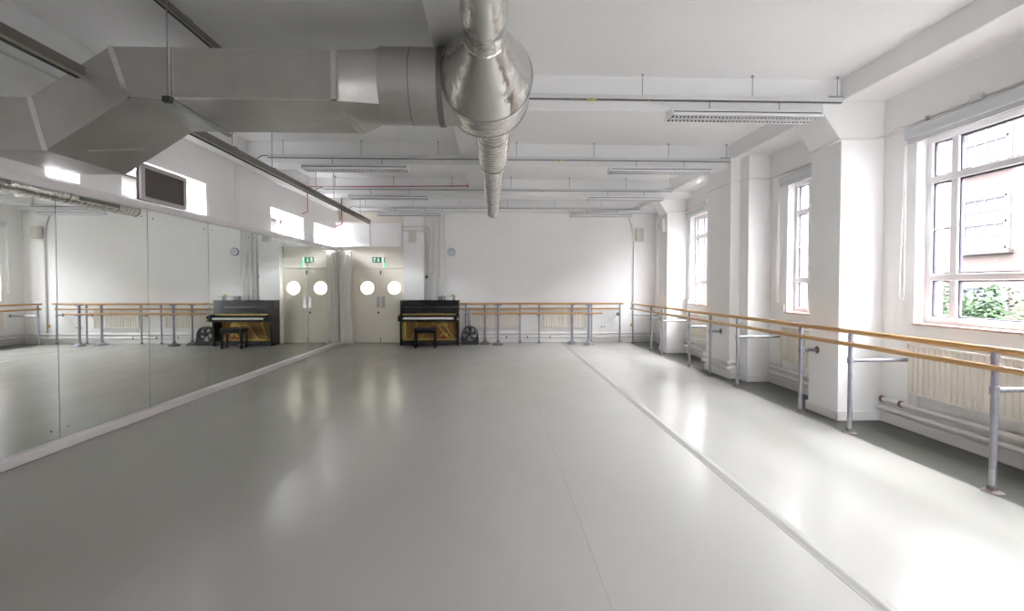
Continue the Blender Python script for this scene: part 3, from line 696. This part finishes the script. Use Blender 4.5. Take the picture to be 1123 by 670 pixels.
def speaker(x, y, z, w, hgt, d, label, tilt=1):
    root = empty('wall_speaker', (x, y, z), label, 'loudspeaker', None)
    MB().prism([(x - w / 2, y - d), (x + w / 2, y - d * .8), (x + w / 2 - .02, y), (x - w / 2 + .02, y)], 'z', z - hgt / 2, z + hgt / 2).build('cabinet', 'speaker', root, bevel=.01)
    MB().prism([(x - w / 2 + .015, y - d - .008), (x + w / 2 - .015, y - d * .8 - .012), (x + w / 2 - .015, y - d * .8 + .002), (x - w / 2 + .015, y - d + .002)], 'z', z - hgt / 2 + .015, z + hgt / 2 - .015).build('grille', 'spkgrille', root, bevel=.004)
    MB().box(x - .03, x + .03, y - .02, y + .045, z + hgt / 2 - .02, z + hgt / 2 + .025).build('bracket', 'speaker', root, bevel=.004)
speaker(-2.06, 13.15, 2.77, .20, .30, .16, 'beige loudspeaker on the pier between the door and the wall pipes')
speaker(3.86, 13.35, 2.86, .21, .32, .16, 'beige loudspeaker in the far corner on the window side')
root = empty('wall_speaker', (3.85, 11.3, 3.0), 'small flat white loudspeaker on the face of the farthest pillar', 'loudspeaker')
MB().box(3.80, 3.868, 11.28, 11.46, 2.72, 3.02).build('cabinet', 'plaswhite', root, bevel=.01)
MB().box(3.795, 3.80, 11.295, 11.445, 2.735, 3.005).build('grille', 'speaker', root)

# vertical pipes and conduits on the far wall
def pipe_thing(path, r, label, m='pipe', name='wall_pipe', extra=()):
    root = empty(name, path[0], label, 'pipe', None); MB().tube(path, r, 12).build('tube', m, root)
    for z, rr, mm, L in extra: MB().tube([(path[-1][0], path[-1][1], z), (path[-1][0], path[-1][1], z + L)], rr, 12).build('coupling', mm, root)
pipe_thing([(-2.32, 13.15, 3.03), (-1.85, 13.15, 3.03), (-1.74, 13.17, 3.03)] + arc((-1.74, 13.17, 3.03), (-1.665, 13.30, 3.03), (-1.665, 13.34, 2.92)) + [(-1.665, 13.34, .2)], .024, 'upper of two pipes crossing the pier, then dropping behind the piano', extra=((2.25, .03, 'pipe', .05),))
pipe_thing([(-2.32, 13.155, 2.93), (-1.86, 13.155, 2.93)] + arc((-1.86, 13.155, 2.93), (-1.745, 13.2, 2.93), (-1.745, 13.35, 2.80)) + [(-1.745, 13.35, .2)], .020, 'lower of two pipes crossing the pier, with a black clip on it', extra=((1.70, .034, 'dark', .07),))
pipe_thing([(-1.53, 13.34, 3.2), (-1.53, 13.34, .2)], .034, 'thick cream pipe with a coupling, third out from the pier', extra=((2.20, .046, 'pipe', .07),))
pipe_thing([(-1.40, 13.36, 3.40), (-1.40, 13.36, 1.0)], .016, 'thin conduit rising to the ceiling next to the thick pipe')
pipe_thing([(-1.27, 13.36, 3.40), (-1.27, 13.36, 1.0)], .016, 'thin conduit rising to the ceiling, nearest to the clock')
pipe_thing([(3.60, 13.36, 3.30), (3.68, 13.37, 3.1)] + arc((3.68, 13.37, 3.1), (3.74, 13.37, 2.9), (3.74, 13.37, 2.7)) + [(3.74, 13.37, .12)], .022, 'thin white conduit down the far corner below the loudspeaker')
tag(MB().tube([(3.76, 13.385, 2.66), (4.28, 13.385, 2.68), (4.30, 13.385, 2.7), (4.30, 13.385, 3.35)], .008, 8).build('cable', 'pipe'), 'thin cable looping from the corner loudspeaker to the ceiling', 'cable')
root = empty('socket_box', (2.92, 13.37, .41), 'white double socket with a slanting cable on the far wall', 'socket')
MB().box(2.84, 3.0, 13.365, 13.40, .37, .46).build('face_plate', 'plaswhite', root, bevel=.006)
for x in (2.88, 2.96): MB().box(x - .012, x + .012, 13.362, 13.366, .40, .43).build('socket_hole', 'dark', root)
MB().tube([(2.99, 13.385, .46), (3.28, 13.385, .72), (3.33, 13.385, .74)], .007, 8).build('cable', 'pipe', root)
tag(MB().box(3.66, 3.71, 13.37, 13.40, .42, .50).build('thermostat', 'brass', bevel=.004), 'tiny yellowish box low on the far corner wall', 'box')
tag(MB().box(3.80, 3.86, 11.62, 11.64, .0, .01).build('floor_shim', 'trim'), 'thin white strip at the foot of the farthest pillar', 'strip') if False else None

# television
root = empty('television', (-3.9, 6.16, 2.46), 'flat television with a silver frame mounted above the mirrors', 'television')
MB().box(-3.935, -3.90, 5.755, 6.60, 2.458, 2.87).build('casing', 'tvbody', root, bevel=.006); MB().box(-4.02, -3.935, 6.05, 6.3, 2.5, 2.75).build('wall_bracket', 'tvbody', root)
fr = MB(); fr.box(-3.90, -3.87, 5.75, 6.58, 2.458, 2.50); fr.box(-3.90, -3.87, 5.75, 6.58, 2.815, 2.86); fr.box(-3.90, -3.87, 5.75, 5.81, 2.50, 2.815); fr.box(-3.90, -3.87, 6.53, 6.58, 2.50, 2.815)
fr.build('bezel', 'tvframe', root, bevel=.004)
MB().box(-3.90, -3.882, 5.81, 6.53, 2.50, 2.815).build('screen', 'screen', root)

# steel tracks
def track(x, z, y0, y1, label, s=1.0, rods=()):
    root = empty('ceiling_track', (x, (y0 + y1) / 2, z), label, 'track', 'steel tracks hung from the ceiling')
    MB().prism([(x - .04 * s, z + .05 * s), (x + .04 * s, z + .05 * s), (x + .04 * s, z - .02 * s), (x + .02 * s, z - .02 * s), (x + .02 * s, z + .03 * s), (x - .02 * s, z + .03 * s), (x - .02 * s, z - .02 * s), (x - .04 * s, z - .02 * s)], 'y', y0, y1).build('channel', 'track', root, smooth=False)
    MB().box(x - .028 * s, x + .028 * s, y0, y1, z - .035 * s, z - .021 * s).build('lip', 'tracklip', root)
    MB().box(x - .012 * s, x + .012 * s, y0 + .02, y1 - .02, z - .045 * s, z - .035 * s).build('slot', 'dark', root)
    for y in rods:
        MB().tube([(x, y, z + .045 * s), (x, y, ZC)], .006, 8).build('hanger_rod', 'steel', root)
        MB().box(x - .05 * s, x + .05 * s, y - .03, y + .03, z + .045 * s, z + .06 * s).build('hanger_clip', 'steel', root)
track(-3.16, 3.125, -1.9, 4.03, 'steel curtain track between the camera and the big square duct', 1, (.5, 2.4))
track(-3.16, 3.125, 4.98, 13.05, 'steel curtain track running from the square duct to the door', 1, (6.3, 7.4, 9.2, 10.2, 12.2))
track(-2.57, 3.70, 1.5, 5.45, 'thin dark track close under the ceiling above the square duct', .7, (2.6, 4.4))

# ------------------------------------------------------------------ lighting trunking
HX = [-3.26, -2.06, -.86, .37, 1.60, 2.80, 3.74]
tl = ['nearest white lighting rail, crossing just behind the large duct', 'second white lighting rail from the camera, spanning the room', 'third white lighting rail from the camera, next to the red conduit', 'farthest white lighting rail, close to the far wall']
for i, Y in enumerate((5.42, 8.04, 10.62, 13.08)):
    x0, x1 = (-3.05 if i == 0 else -3.50), 3.80
    root = empty('lighting_rail', (0, Y, 3.52), tl[i], 'rail', 'white rails carrying the ceiling lights')
    MB().box(x0, x1, Y - .025, Y + .025, 3.495, 3.54).build('trunking', 'rail', root, bevel=.006)
    MB().box(x0 + .01, x1 - .01, Y - .018, Y + .018, 3.488, 3.496).build('slot', 'scuff', root)
    for x in HX:
        if x < x0: continue
        r = MB().tube([(x, Y, 3.54), (x, Y, ZC)], .005, 8).build('hanger_rod', 'steel', root)
        MB().tube([(x, Y, ZC - .02), (x, Y, ZC)], .014, 10).build('ceiling_fixing', 'steel', r)
    MB().box(x1 - .16, x1 - .01, Y - .03, Y + .03, 3.54, 3.552).build('end_bracket', 'steel', root)
    MB().tube(arc((x0, Y, 3.52), (x0 - .1, Y, 3.54), (x0 - .16, Y, 3.47)), .008, 8).build('end_cable', 'scuff', root)
    cl = MB(); x = 1.0; cl.tube([(x, Y - .02, 3.49), (x + .03, Y - .03, 3.47), (x + .10, Y - .02, 3.49)], .008, 8); cl.build('connector', 'yellow' if i < 3 else 'pipe', root)

def fixture(x0, Y, label):
    x1 = x0 + 1.60; zb, zt = 3.30, 3.385; w, wt = .13, .065
    root = empty('ceiling_light', ((x0 + x1) / 2, Y, zb), label, 'ceiling light', 'suspended louvre light fittings')
    MB().prism([(Y - w, zb + .018), (Y - wt, zt), (Y + wt, zt), (Y + w, zb + .018), (Y + w - .008, zb + .018), (Y + wt - .006, zt - .008), (Y - wt + .006, zt - .008), (Y - w + .008, zb + .018)], 'x', x0, x1).build('housing', 'fix', root, smooth=False)
    e = MB(); rim = MB()
    rim.box(x0 - .004, x1 + .004, Y - w - .004, Y - w + .012, zb, zb + .02); rim.box(x0 - .004, x1 + .004, Y + w - .012, Y + w + .004, zb, zb + .02); rim.box(x0 + .01, x1 - .01, Y - .008, Y + .008, zb + .003, zb + .035)
    rim.build('rim', 'fix', root, bevel=.002)
    for xa, sgn in ((x0, -1), (x1, 1)):
        MB().prism([(Y - w, zb), (Y - wt, zt), (Y + wt, zt), (Y + w, zb)], 'x', xa - (.014 if sgn < 0 else 0), xa + (.014 if sgn > 0 else 0)).build('end_cap', 'fix', root, bevel=.003)
    lv = MB(); dk = MB(); n = 38
    for k in range(1, n):
        x = x0 + (x1 - x0) * k / n
        for s in (-1, 1):
            a, b = sorted((Y + s * .009, Y + s * (w - .012)))
            lv.prism([(x - .004, zb + .002), (x + .004, zb + .002), (x + .008, zb + .030), (x - .008, zb + .030)], 'y', a, b)
    for s in (-1, 1):
        for q in (0, 1):
            yy = Y + s * (.0125 + q * .101); dk.box(x0 + .004, x1 - .004, yy - .001, yy + .001, zb + .006, zb + .044)
    lv.build('louvre', 'louvre', root, smooth=False); dk.build('louvre_side', 'liner', root, smooth=False)
    ln = MB().prism([(Y - w + .010, zb + .034), (Y - wt + .010, zt - .010), (Y + wt - .010, zt - .010), (Y + w - .010, zb + .034), (Y + w - .014, zb + .034), (Y + wt - .012, zt - .014), (Y - wt + .012, zt - .014), (Y - w + .014, zb + .034)], 'x', x0 + .002, x1 - .002)
    ln.build('reflector', 'liner', root, smooth=False)
    for s in (-1, 1): MB().tube([(x0 + .02, Y + s * .062, zb + .057), (x1 - .02, Y + s * .062, zb + .057)], .012, 10).build('fluorescent_tube', 'tube', root)
    for f in (.27, .75): x = x0 + 1.6 * f; MB().tube([(x, Y, zt - .002), (x, Y, 3.49)], .004, 6).build('hanger_wire', 'scuff', root)
    MB().tube(arc((x0 + .35, Y, zt), (x0 - .1, Y, zt + .05), (x0 - .25, Y, 3.49)), .003, 6).build('power_cord', 'pipe', root)
for x, y, l in ((1.90, 5.42, 'white louvre light hanging in front of the nearest pillar'), (1.85, 8.04, 'white louvre light under the second rail on the window side'), (1.98, 10.62, 'white louvre light under the third rail on the window side'), (2.0, 13.08, 'white louvre light against the far wall on the window side'),
                (-2.94, 8.04, 'white louvre light under the second rail on the mirror side'), (-2.96, 10.62, 'white louvre light under the third rail on the mirror side'), (-2.94, 13.08, 'white louvre light over the bulkhead above the door')):
    fixture(x, y, l)
# red conduit
root = empty('red_conduit', (-2, 10.72, 3.56), 'thin red conduit beside the third lighting rail', 'conduit')
MB().tube([(-3.98, 10.74, 3.0), (-3.86, 10.72, 3.04), (-3.86, 10.72, 3.56), (-.5, 10.72, 3.60)], .012, 8).build('tube', 'redpipe', root)
MB().box(-.56, -.50, 10.69, 10.75, 3.58, 3.62).build('end_box', 'redpipe', root)
tag(MB().tube([(-3.98, 12.9, 2.98), (-3.80, 12.9, 3.05), (-3.80, 12.9, 3.05), (-3.80, 12.9, ZC)], .012, 8).build('red_conduit', 'redpipe'), 'short red drop pipe high up near the curtain', 'conduit')
for x, y, l in ((-3.4, 7.9, 'thin vertical wire drop near the second lighting rail'),(-3.1, 9.0, 'thin vertical wire drop beyond the second lighting rail')):
    tag(MB().tube([(x, y, 3.26), (x, y, ZC)], .004, 6).build('suspension_wire', 'scuff'), l, 'wire') if False else None

# ------------------------------------------------------------------ ventilation duct
root = empty('ventilation_duct', (-.07, 4.5, 3.26), 'silver foil-wrapped air duct, square across the room and round down its middle', 'air duct')
YF, YK = 4.08, 4.94
MB().prism([(-4.018, 2.96), (-3.58, 2.96), (-2.97, 3.36), (-1.22, 3.36), (-1.22, 2.96), (-2.84, 2.96), (-3.47, 2.55), (-4.018, 2.55)], 'y', YF, YK).build('square_duct', 'foilflat', root, bevel=.006, smooth=False)
# taped seams on the square duct
sm = MB()
for (xa, za), (xb, zb) in (((-3.58, 2.96), (-3.47, 2.55)), ((-2.97, 3.36), (-2.84, 2.96))):
    d = .022; sm.prism([(xa - d, za), (xa + d, za), (xb + d, zb), (xb - d, zb)], 'y', YF - .003, YF - .0005)
for x in (-2.51, -1.26): sm.box(x - .02, x + .02, YF - .003, YF - .0005, 2.96, 3.36); sm.box(x - .02, x + .02, YF, YK, 2.956, 2.9595)
sm.box(-2.84, -1.24, YF - .003, YF - .0005, 2.958, 2.972)
sm.build('foil_tape', 'tape', root, smooth=False)
def und(x): return 2.55 + (x + 3.47) * .41 / .63
P_ = [(-3.36, 4.35), (-3.34, 4.375), (-3.10, 4.86), (-3.12, 4.86)]
MB().add([(x, y, und(x) - .004) for x, y in P_] + [(x, y, und(x) - .001) for x, y in P_], [(0, 1, 2, 3), (7, 6, 5, 4), (0, 4, 5, 1), (1, 5, 6, 2), (2, 6, 7, 3), (3, 7, 4, 0)]).build('underside_seam', 'tape', root, smooth=False)
# transition square -> round
CY_, CZ_, R_ = 4.51, 3.24, .32; n = 48; vs = []; fs = []
def rectp(a):
    dy, dz = math.cos(a), math.sin(a); cy, cz = 4.51, 3.16
    ty = (.43) / abs(dy) if abs(dy) > 1e-6 else 1e9; tz = .20 / abs(dz) if abs(dz) > 1e-6 else 1e9
    t = min(ty, tz); return (cy + dy * t, cz + dz * t)
ca = math.atan2(.20, .43)
def warp(k):   # put samples exactly on the four corners
    q = n // 4; cs = [ca, PI - ca, PI + ca, 2 * PI - ca, 2 * PI + ca]; i = k // q; t = (k % q) / q
    return cs[i] + (cs[i + 1] - cs[i]) * t
for k in range(n): p = rectp(warp(k)); vs.append((-1.22, p[0], p[1]))
for k in range(n):
    a = PI / 4 + 2 * PI * k / n; vs.append((-.95, CY_ + R_ * math.cos(a), CZ_ + R_ * math.sin(a)))
for k in range(n): j = (k + 1) % n; fs.append((k, j, n + j, n + k))
MB().add(vs, fs).build('square_to_round_piece', 'foilflat', root)
MB().tube([(-.96, CY_, CZ_), (-.25, CY_, CZ_)], R_, 56).build('round_branch', 'foilflat', root)
g = MB()
for x in (-.70,): g.tube([(x - .004, CY_, CZ_), (x + .004, CY_, CZ_)], R_ + .003, 56)
g.tube([(-.47, CY_, CZ_), (-.42, CY_, CZ_)], R_ + .012, 56)
g.build('branch_band', 'band', root)
A = -.07
A2 = -.005
def lathe_y(prof, name, m='foil', cz=None, nn=56, parent=root):
    A = A2 if prof[0][1] > 4.87 else -.06
    vs = []; fs = []; k0 = len(prof)
    for (r, y, z) in prof:
        for k in range(nn):
            a = 2 * PI * k / nn; vs.append((A + r * math.cos(a), y, z + r * math.sin(a)))
    for i in range(k0 - 1):
        for k in range(nn): j = (k + 1) % nn; fs.append((i * nn + k, i * nn + j, (i + 1) * nn + j, (i + 1) * nn + k))
    fs += [tuple(range(nn - 1, -1, -1)), tuple((k0 - 1) * nn + k for k in range(nn))]
    return MB().add(vs, fs).build(name, m, parent)
# junction body: near cone, drum, far shoulder
lathe_y([(.155, 3.60, 3.255), (.16, 3.64, 3.255), (.355, 4.14, 3.245), (.38, 4.20, 3.245), (.387, 4.24, 3.245), (.387, 4.70, 3.245), (.37, 4.78, 3.24), (.325, 4.84, 3.23), (.18, 4.93, 3.19)], 'junction_drum')
lathe_y([(.390, 4.235, 3.245), (.390, 4.243, 3.245)], 'drum_seam', 'band')
lathe_y([(.390, 4.68, 3.245), (.390, 4.688, 3.245)], 'drum_seam', 'band')
# pipe coming towards the camera
lathe_y([(.13, -1.9, 3.265), (.13, 3.16, 3.265), (.137, 3.20, 3.26), (.152, 3.24, 3.26), (.155, 3.30, 3.255), (.150, 3.34, 3.255), (.152, 3.62, 3.255)], 'near_pipe')
def spiral(y0, y1, r, zb, name):
    prof = []; y = y0; k = 0
    while y < y1:
        prof += [(r, y, zb + r)]; y += .10
        prof += [(r, min(y, y1), zb + r), (r + .006, min(y + .004, y1), zb + r), (r + .006, min(y + .012, y1), zb + r), (r, min(y + .016, y1), zb + r)]; y += .016
    return lathe_y(prof, name)
spiral(4.88, 6.92, .182, 3.02, 'spiral_duct')
lathe_y([(.182, 6.915, 3.202), (.137, 6.965, 3.157)], 'reducer')
spiral(6.96, 9.55, .140, 3.02, 'spiral_duct')
lathe_y([(.140, 9.545, 3.16), (.12, 9.585, 3.14)], 'reducer')
e = spiral(9.58, 11.36, .122, 3.02, 'spiral_duct')
lathe_y([(.122, 11.34, 3.142), (.118, 11.38, 3.142), (.09, 11.40, 3.142)], 'end_cap')
for s in (-1, 1):
    for y0, y1, r, z in ((9.75, 10.75, .122, 3.142), (7.4, 8.4, .140, 3.16), (5.4, 6.4, .182, 3.202)):
        xx = A2 + s * (r + .008); MB().box(min(xx, xx - s * .04), max(xx, xx - s * .04), y0, y1, z - .035, z + .035).build('side_grille', 'band', root, bevel=.003)
for y, r, z in ((5.6, .182, 3.202), (8.13, .140, 3.16), (10.75, .122, 3.142)):
    for s in (-1, 1): MB().tube([(A2 + s * (r + .01), y, z), (A2 + s * (r + .01), y, 3.42 if y in (5.6,) else ZC)], .005, 6).build('strap_rod', 'steel', root)
    lathe_y([(r + .008, y - .015, z), (r + .008, y + .015, z)], 'strap', 'steel')
# hanger of the square duct
for x in (-2.52,):
    MB().tube([(x, YF - .025, 2.945), (x, YF - .025, ZC)], .006, 8).build('hanger_rod', 'steel', root)
    MB().box(x - .02, x + .02, YF - .05, YK + .05, 2.925, 2.955).build('hanger_channel', 'steel', root, bevel=.003)
    MB().box(x - .03, x + .03, YF - .055, YF - .005, 2.92, 2.965).build('hanger_nut', 'dark', root, bevel=.003)

# ------------------------------------------------------------------ outside
struct('ground_outside', MB().box(-12, 30, -12, 34, -1.2, -1.0), 'asphalt', smooth=False)
root = empty('building', (-9, 8, -1), 'pale rendered building glimpsed through the high windows over the mirrors', 'building')
MB().box(-12, -9, -6, 22, -1, 4.3).build('rendered_wall', 'stone', root, smooth=False)
MB().box(-9.05, -8.9, -6, 22, 4.2, 4.4).build('cornice', 'stone', root, bevel=.02)
for i in range(6):
    w = MB().box(-9.02, -8.98, 3 + i * 2.2, 4 + i * 2.2, 2.4, 3.9).build('sash_window', 'extglass', root)
    f = MB()
    for q in (3.0, 3.5, 3.96): f.box(-8.98, -8.95, q + i * 2.2 - .03, q + i * 2.2 + .03, 2.4, 3.9)
    f.box(-8.98, -8.95, 3 + i * 2.2, 4 + i * 2.2, 3.12, 3.18); f.build('sash_bars', 'extframe', w, smooth=False)
root = empty('building', (13, 9, -1), 'pinkish brick building with white sash windows across the street', 'building')
FX = 13.0
MB().box(FX, FX + 3, -10, 34, -1, 6.3).build('brick_wall', 'brick', root, smooth=False)
MB().box(FX - .1, FX + .1, -10, 34, 6.15, 6.4).build('cornice', 'stone', root, bevel=.03)
for i in range(9):
    for j, z in enumerate((.1, 2.45, 4.62)):
        y = 1.35 + i * 2.9
        w = MB().box(FX - .02, FX + .02, y - .6, y + .6, z, z + 1.4).build('sash_window', 'extglass', root)
        f = MB()
        for a, b, c, d in ((y - .66, y - .55, z, z + 1.4), (y + .55, y + .66, z, z + 1.4), (y - .6, y + .6, z - .02, z + .09), (y - .6, y + .6, z + 1.33, z + 1.45), (y - .6, y + .6, z + .66, z + .74)): f.box(FX - .05, FX + .01, a, b, c, d)
        for q in (-.28, 0, .28): f.box(FX - .035, FX, y + q - .018, y + q + .018, z, z + 1.35)
        for q in (.35, 1.03): f.box(FX - .035, FX, y - .55, y + .55, z + q - .018, z + q + .018)
        f.build('sash_bars', 'extframe', w, smooth=False)
        MB().box(FX - .14, FX, y - .75, y + .75, z - .12, z - .02).build('sill', 'stone', w, bevel=.01)
def shrub(cx, cy, h, rad, mi, label, flowers=0):
    root = empty('shrub', (cx, cy, -1), label, 'shrub', 'shrubs outside the windows')
    mb = MB(); rr = random.Random(int(cx * 100 + cy * 10)); fl = MB()
    for i in range(5200):
        u = rr.random() ** .4; th = rr.random() * 2 * PI; ph = math.acos(rr.uniform(-1, 1))
        lump = 1 + .22 * math.sin(3 * th + cx) + .15 * math.sin(5 * ph + cy)
        p = Vector((cx + rad * u * lump * math.sin(ph) * math.cos(th), cy + rad * u * lump * math.sin(ph) * math.sin(th), -1 + h * .55 + h * .45 * u * lump * math.cos(ph)))
        s = rr.uniform(.035, .075); a = Vector((rr.uniform(-1, 1), rr.uniform(-1, 1), rr.uniform(-.6, .6))).normalized(); b = a.cross(Vector((rr.uniform(-1, 1), rr.uniform(-1, 1), 1))).normalized()
        (fl if flowers and i % flowers == 0 else mb).add([p - a * s, p - b * s * .45, p + a * s, p + b * s * .45], [(0, 1, 2, 3)])
    mb.build('foliage', 'leaf%d' % mi, root, smooth=False)
    if fl.v: fl.build('blossom', 'flower', root, smooth=False)
    st = MB()
    for k in range(5): st.tube([(cx, cy, -1), (cx + .25 * rad * math.cos(k * 1.3), cy + .25 * rad * math.sin(k * 1.3), -1 + h * .3), (cx + .6 * rad * math.cos(k * 1.3), cy + .6 * rad * math.sin(k * 1.3), -1 + h * .7)], [.04, .025, .008], 6)
    st.build('branches', 'stem', root)
shrub(7.0, 7.0, 2.3, .55, 0, 'low dark green shrub outside the nearest window')
shrub(7.2, 8.7, 2.2, .65, 1, 'low bright green shrub outside, beyond the darker one')
shrub(9.5, 7.2, 3.3, .9, 1, 'tall loose shrub with red blossom outside the nearest window', 30)
shrub(7.4, 5.2, 2.5, .7, 2, 'yellow-green shrub outside, close to the nearest window', 60)
shrub(9.6, 10.1, 2.5, .9, 0, 'rounded shrub standing farther along the street side')
shrub(8.6, 12.5, 3.6, 1.2, 2, 'tall yellow-green shrub outside the middle window')

# ------------------------------------------------------------------ light
W = bpy.data.worlds.new('overcast_sky'); SC.world = W; W.use_nodes = True
bg = W.node_tree.nodes['Background']; bg.inputs['Color'].default_value = (.925, .945, 1.0, 1); 
nt = W.node_tree; wc = nt.nodes.new('ShaderNodeTexCoord'); ws = nt.nodes.new('ShaderNodeSeparateXYZ'); wm = nt.nodes.new('ShaderNodeMapRange')
nt.links.new(wc.outputs['Generated'], ws.inputs[0]); nt.links.new(ws.outputs['Z'], wm.inputs['Value'])
wm.inputs['To Min'].default_value = .5; wm.inputs['To Max'].default_value = 1.7   # overcast sky, brightest overhead
nt.links.new(wm.outputs['Result'], bg.inputs['Strength'])
def portal(loc, rot, sx, sy):
    l = bpy.data.lights.new('window_portal', 'AREA'); l.shape = 'RECTANGLE'; l.size = sx; l.size_y = sy; l.cycles.is_portal = True
    o = bpy.data.objects.new('window_portal', l); COL.objects.link(o); o.location = loc; o.rotation_euler = rot
for a, b in WR: portal((XR + TR + .02, (a + b) / 2, (WZ0 + WZ1) / 2), (0, PI / 2, 0), WZ1 - WZ0, b - a)
for a, b in ADDED_NW: portal(((a + b) / 2, YN - .22, 1.7), (PI / 2, 0, 0), b - a, 1.4)
for a, b in WL: portal((XL - .32, (a + b) / 2, (LZ0 + LZ1) / 2), (0, -PI / 2, 0), LZ1 - LZ0, b - a)

# ------------------------------------------------------------------ camera
cam = bpy.data.cameras.new('camera'); co = bpy.data.objects.new('camera', cam); COL.objects.link(co); SC.camera = co
F = 555.0
cam.sensor_fit = 'HORIZONTAL'; cam.sensor_width = 36; cam.lens = 36 * F / 1123
cam.shift_y = -8.5 / 1123; cam.clip_start = .05; cam.clip_end = 200
co.location = (0, 0, 1.5)
co.rotation_euler = (PI / 2 - math.atan(13 / F), 0, -math.atan(20.5 / F))

SC.view_settings.view_transform = 'Standard'; SC.view_settings.look = 'None'; SC.view_settings.gamma = 1
SC.view_settings.use_curve_mapping = False
SC.view_settings.exposure = 5.8
cy = SC.cycles
cy.use_denoising = True; cy.max_bounces = 14; cy.diffuse_bounces = 8; cy.glossy_bounces = 6; cy.transparent_max_bounces = 16
cy.sample_clamp_indirect = 6; cy.caustics_reflective = True; cy.blur_glossy = 1.0; cy.caustics_refractive = False
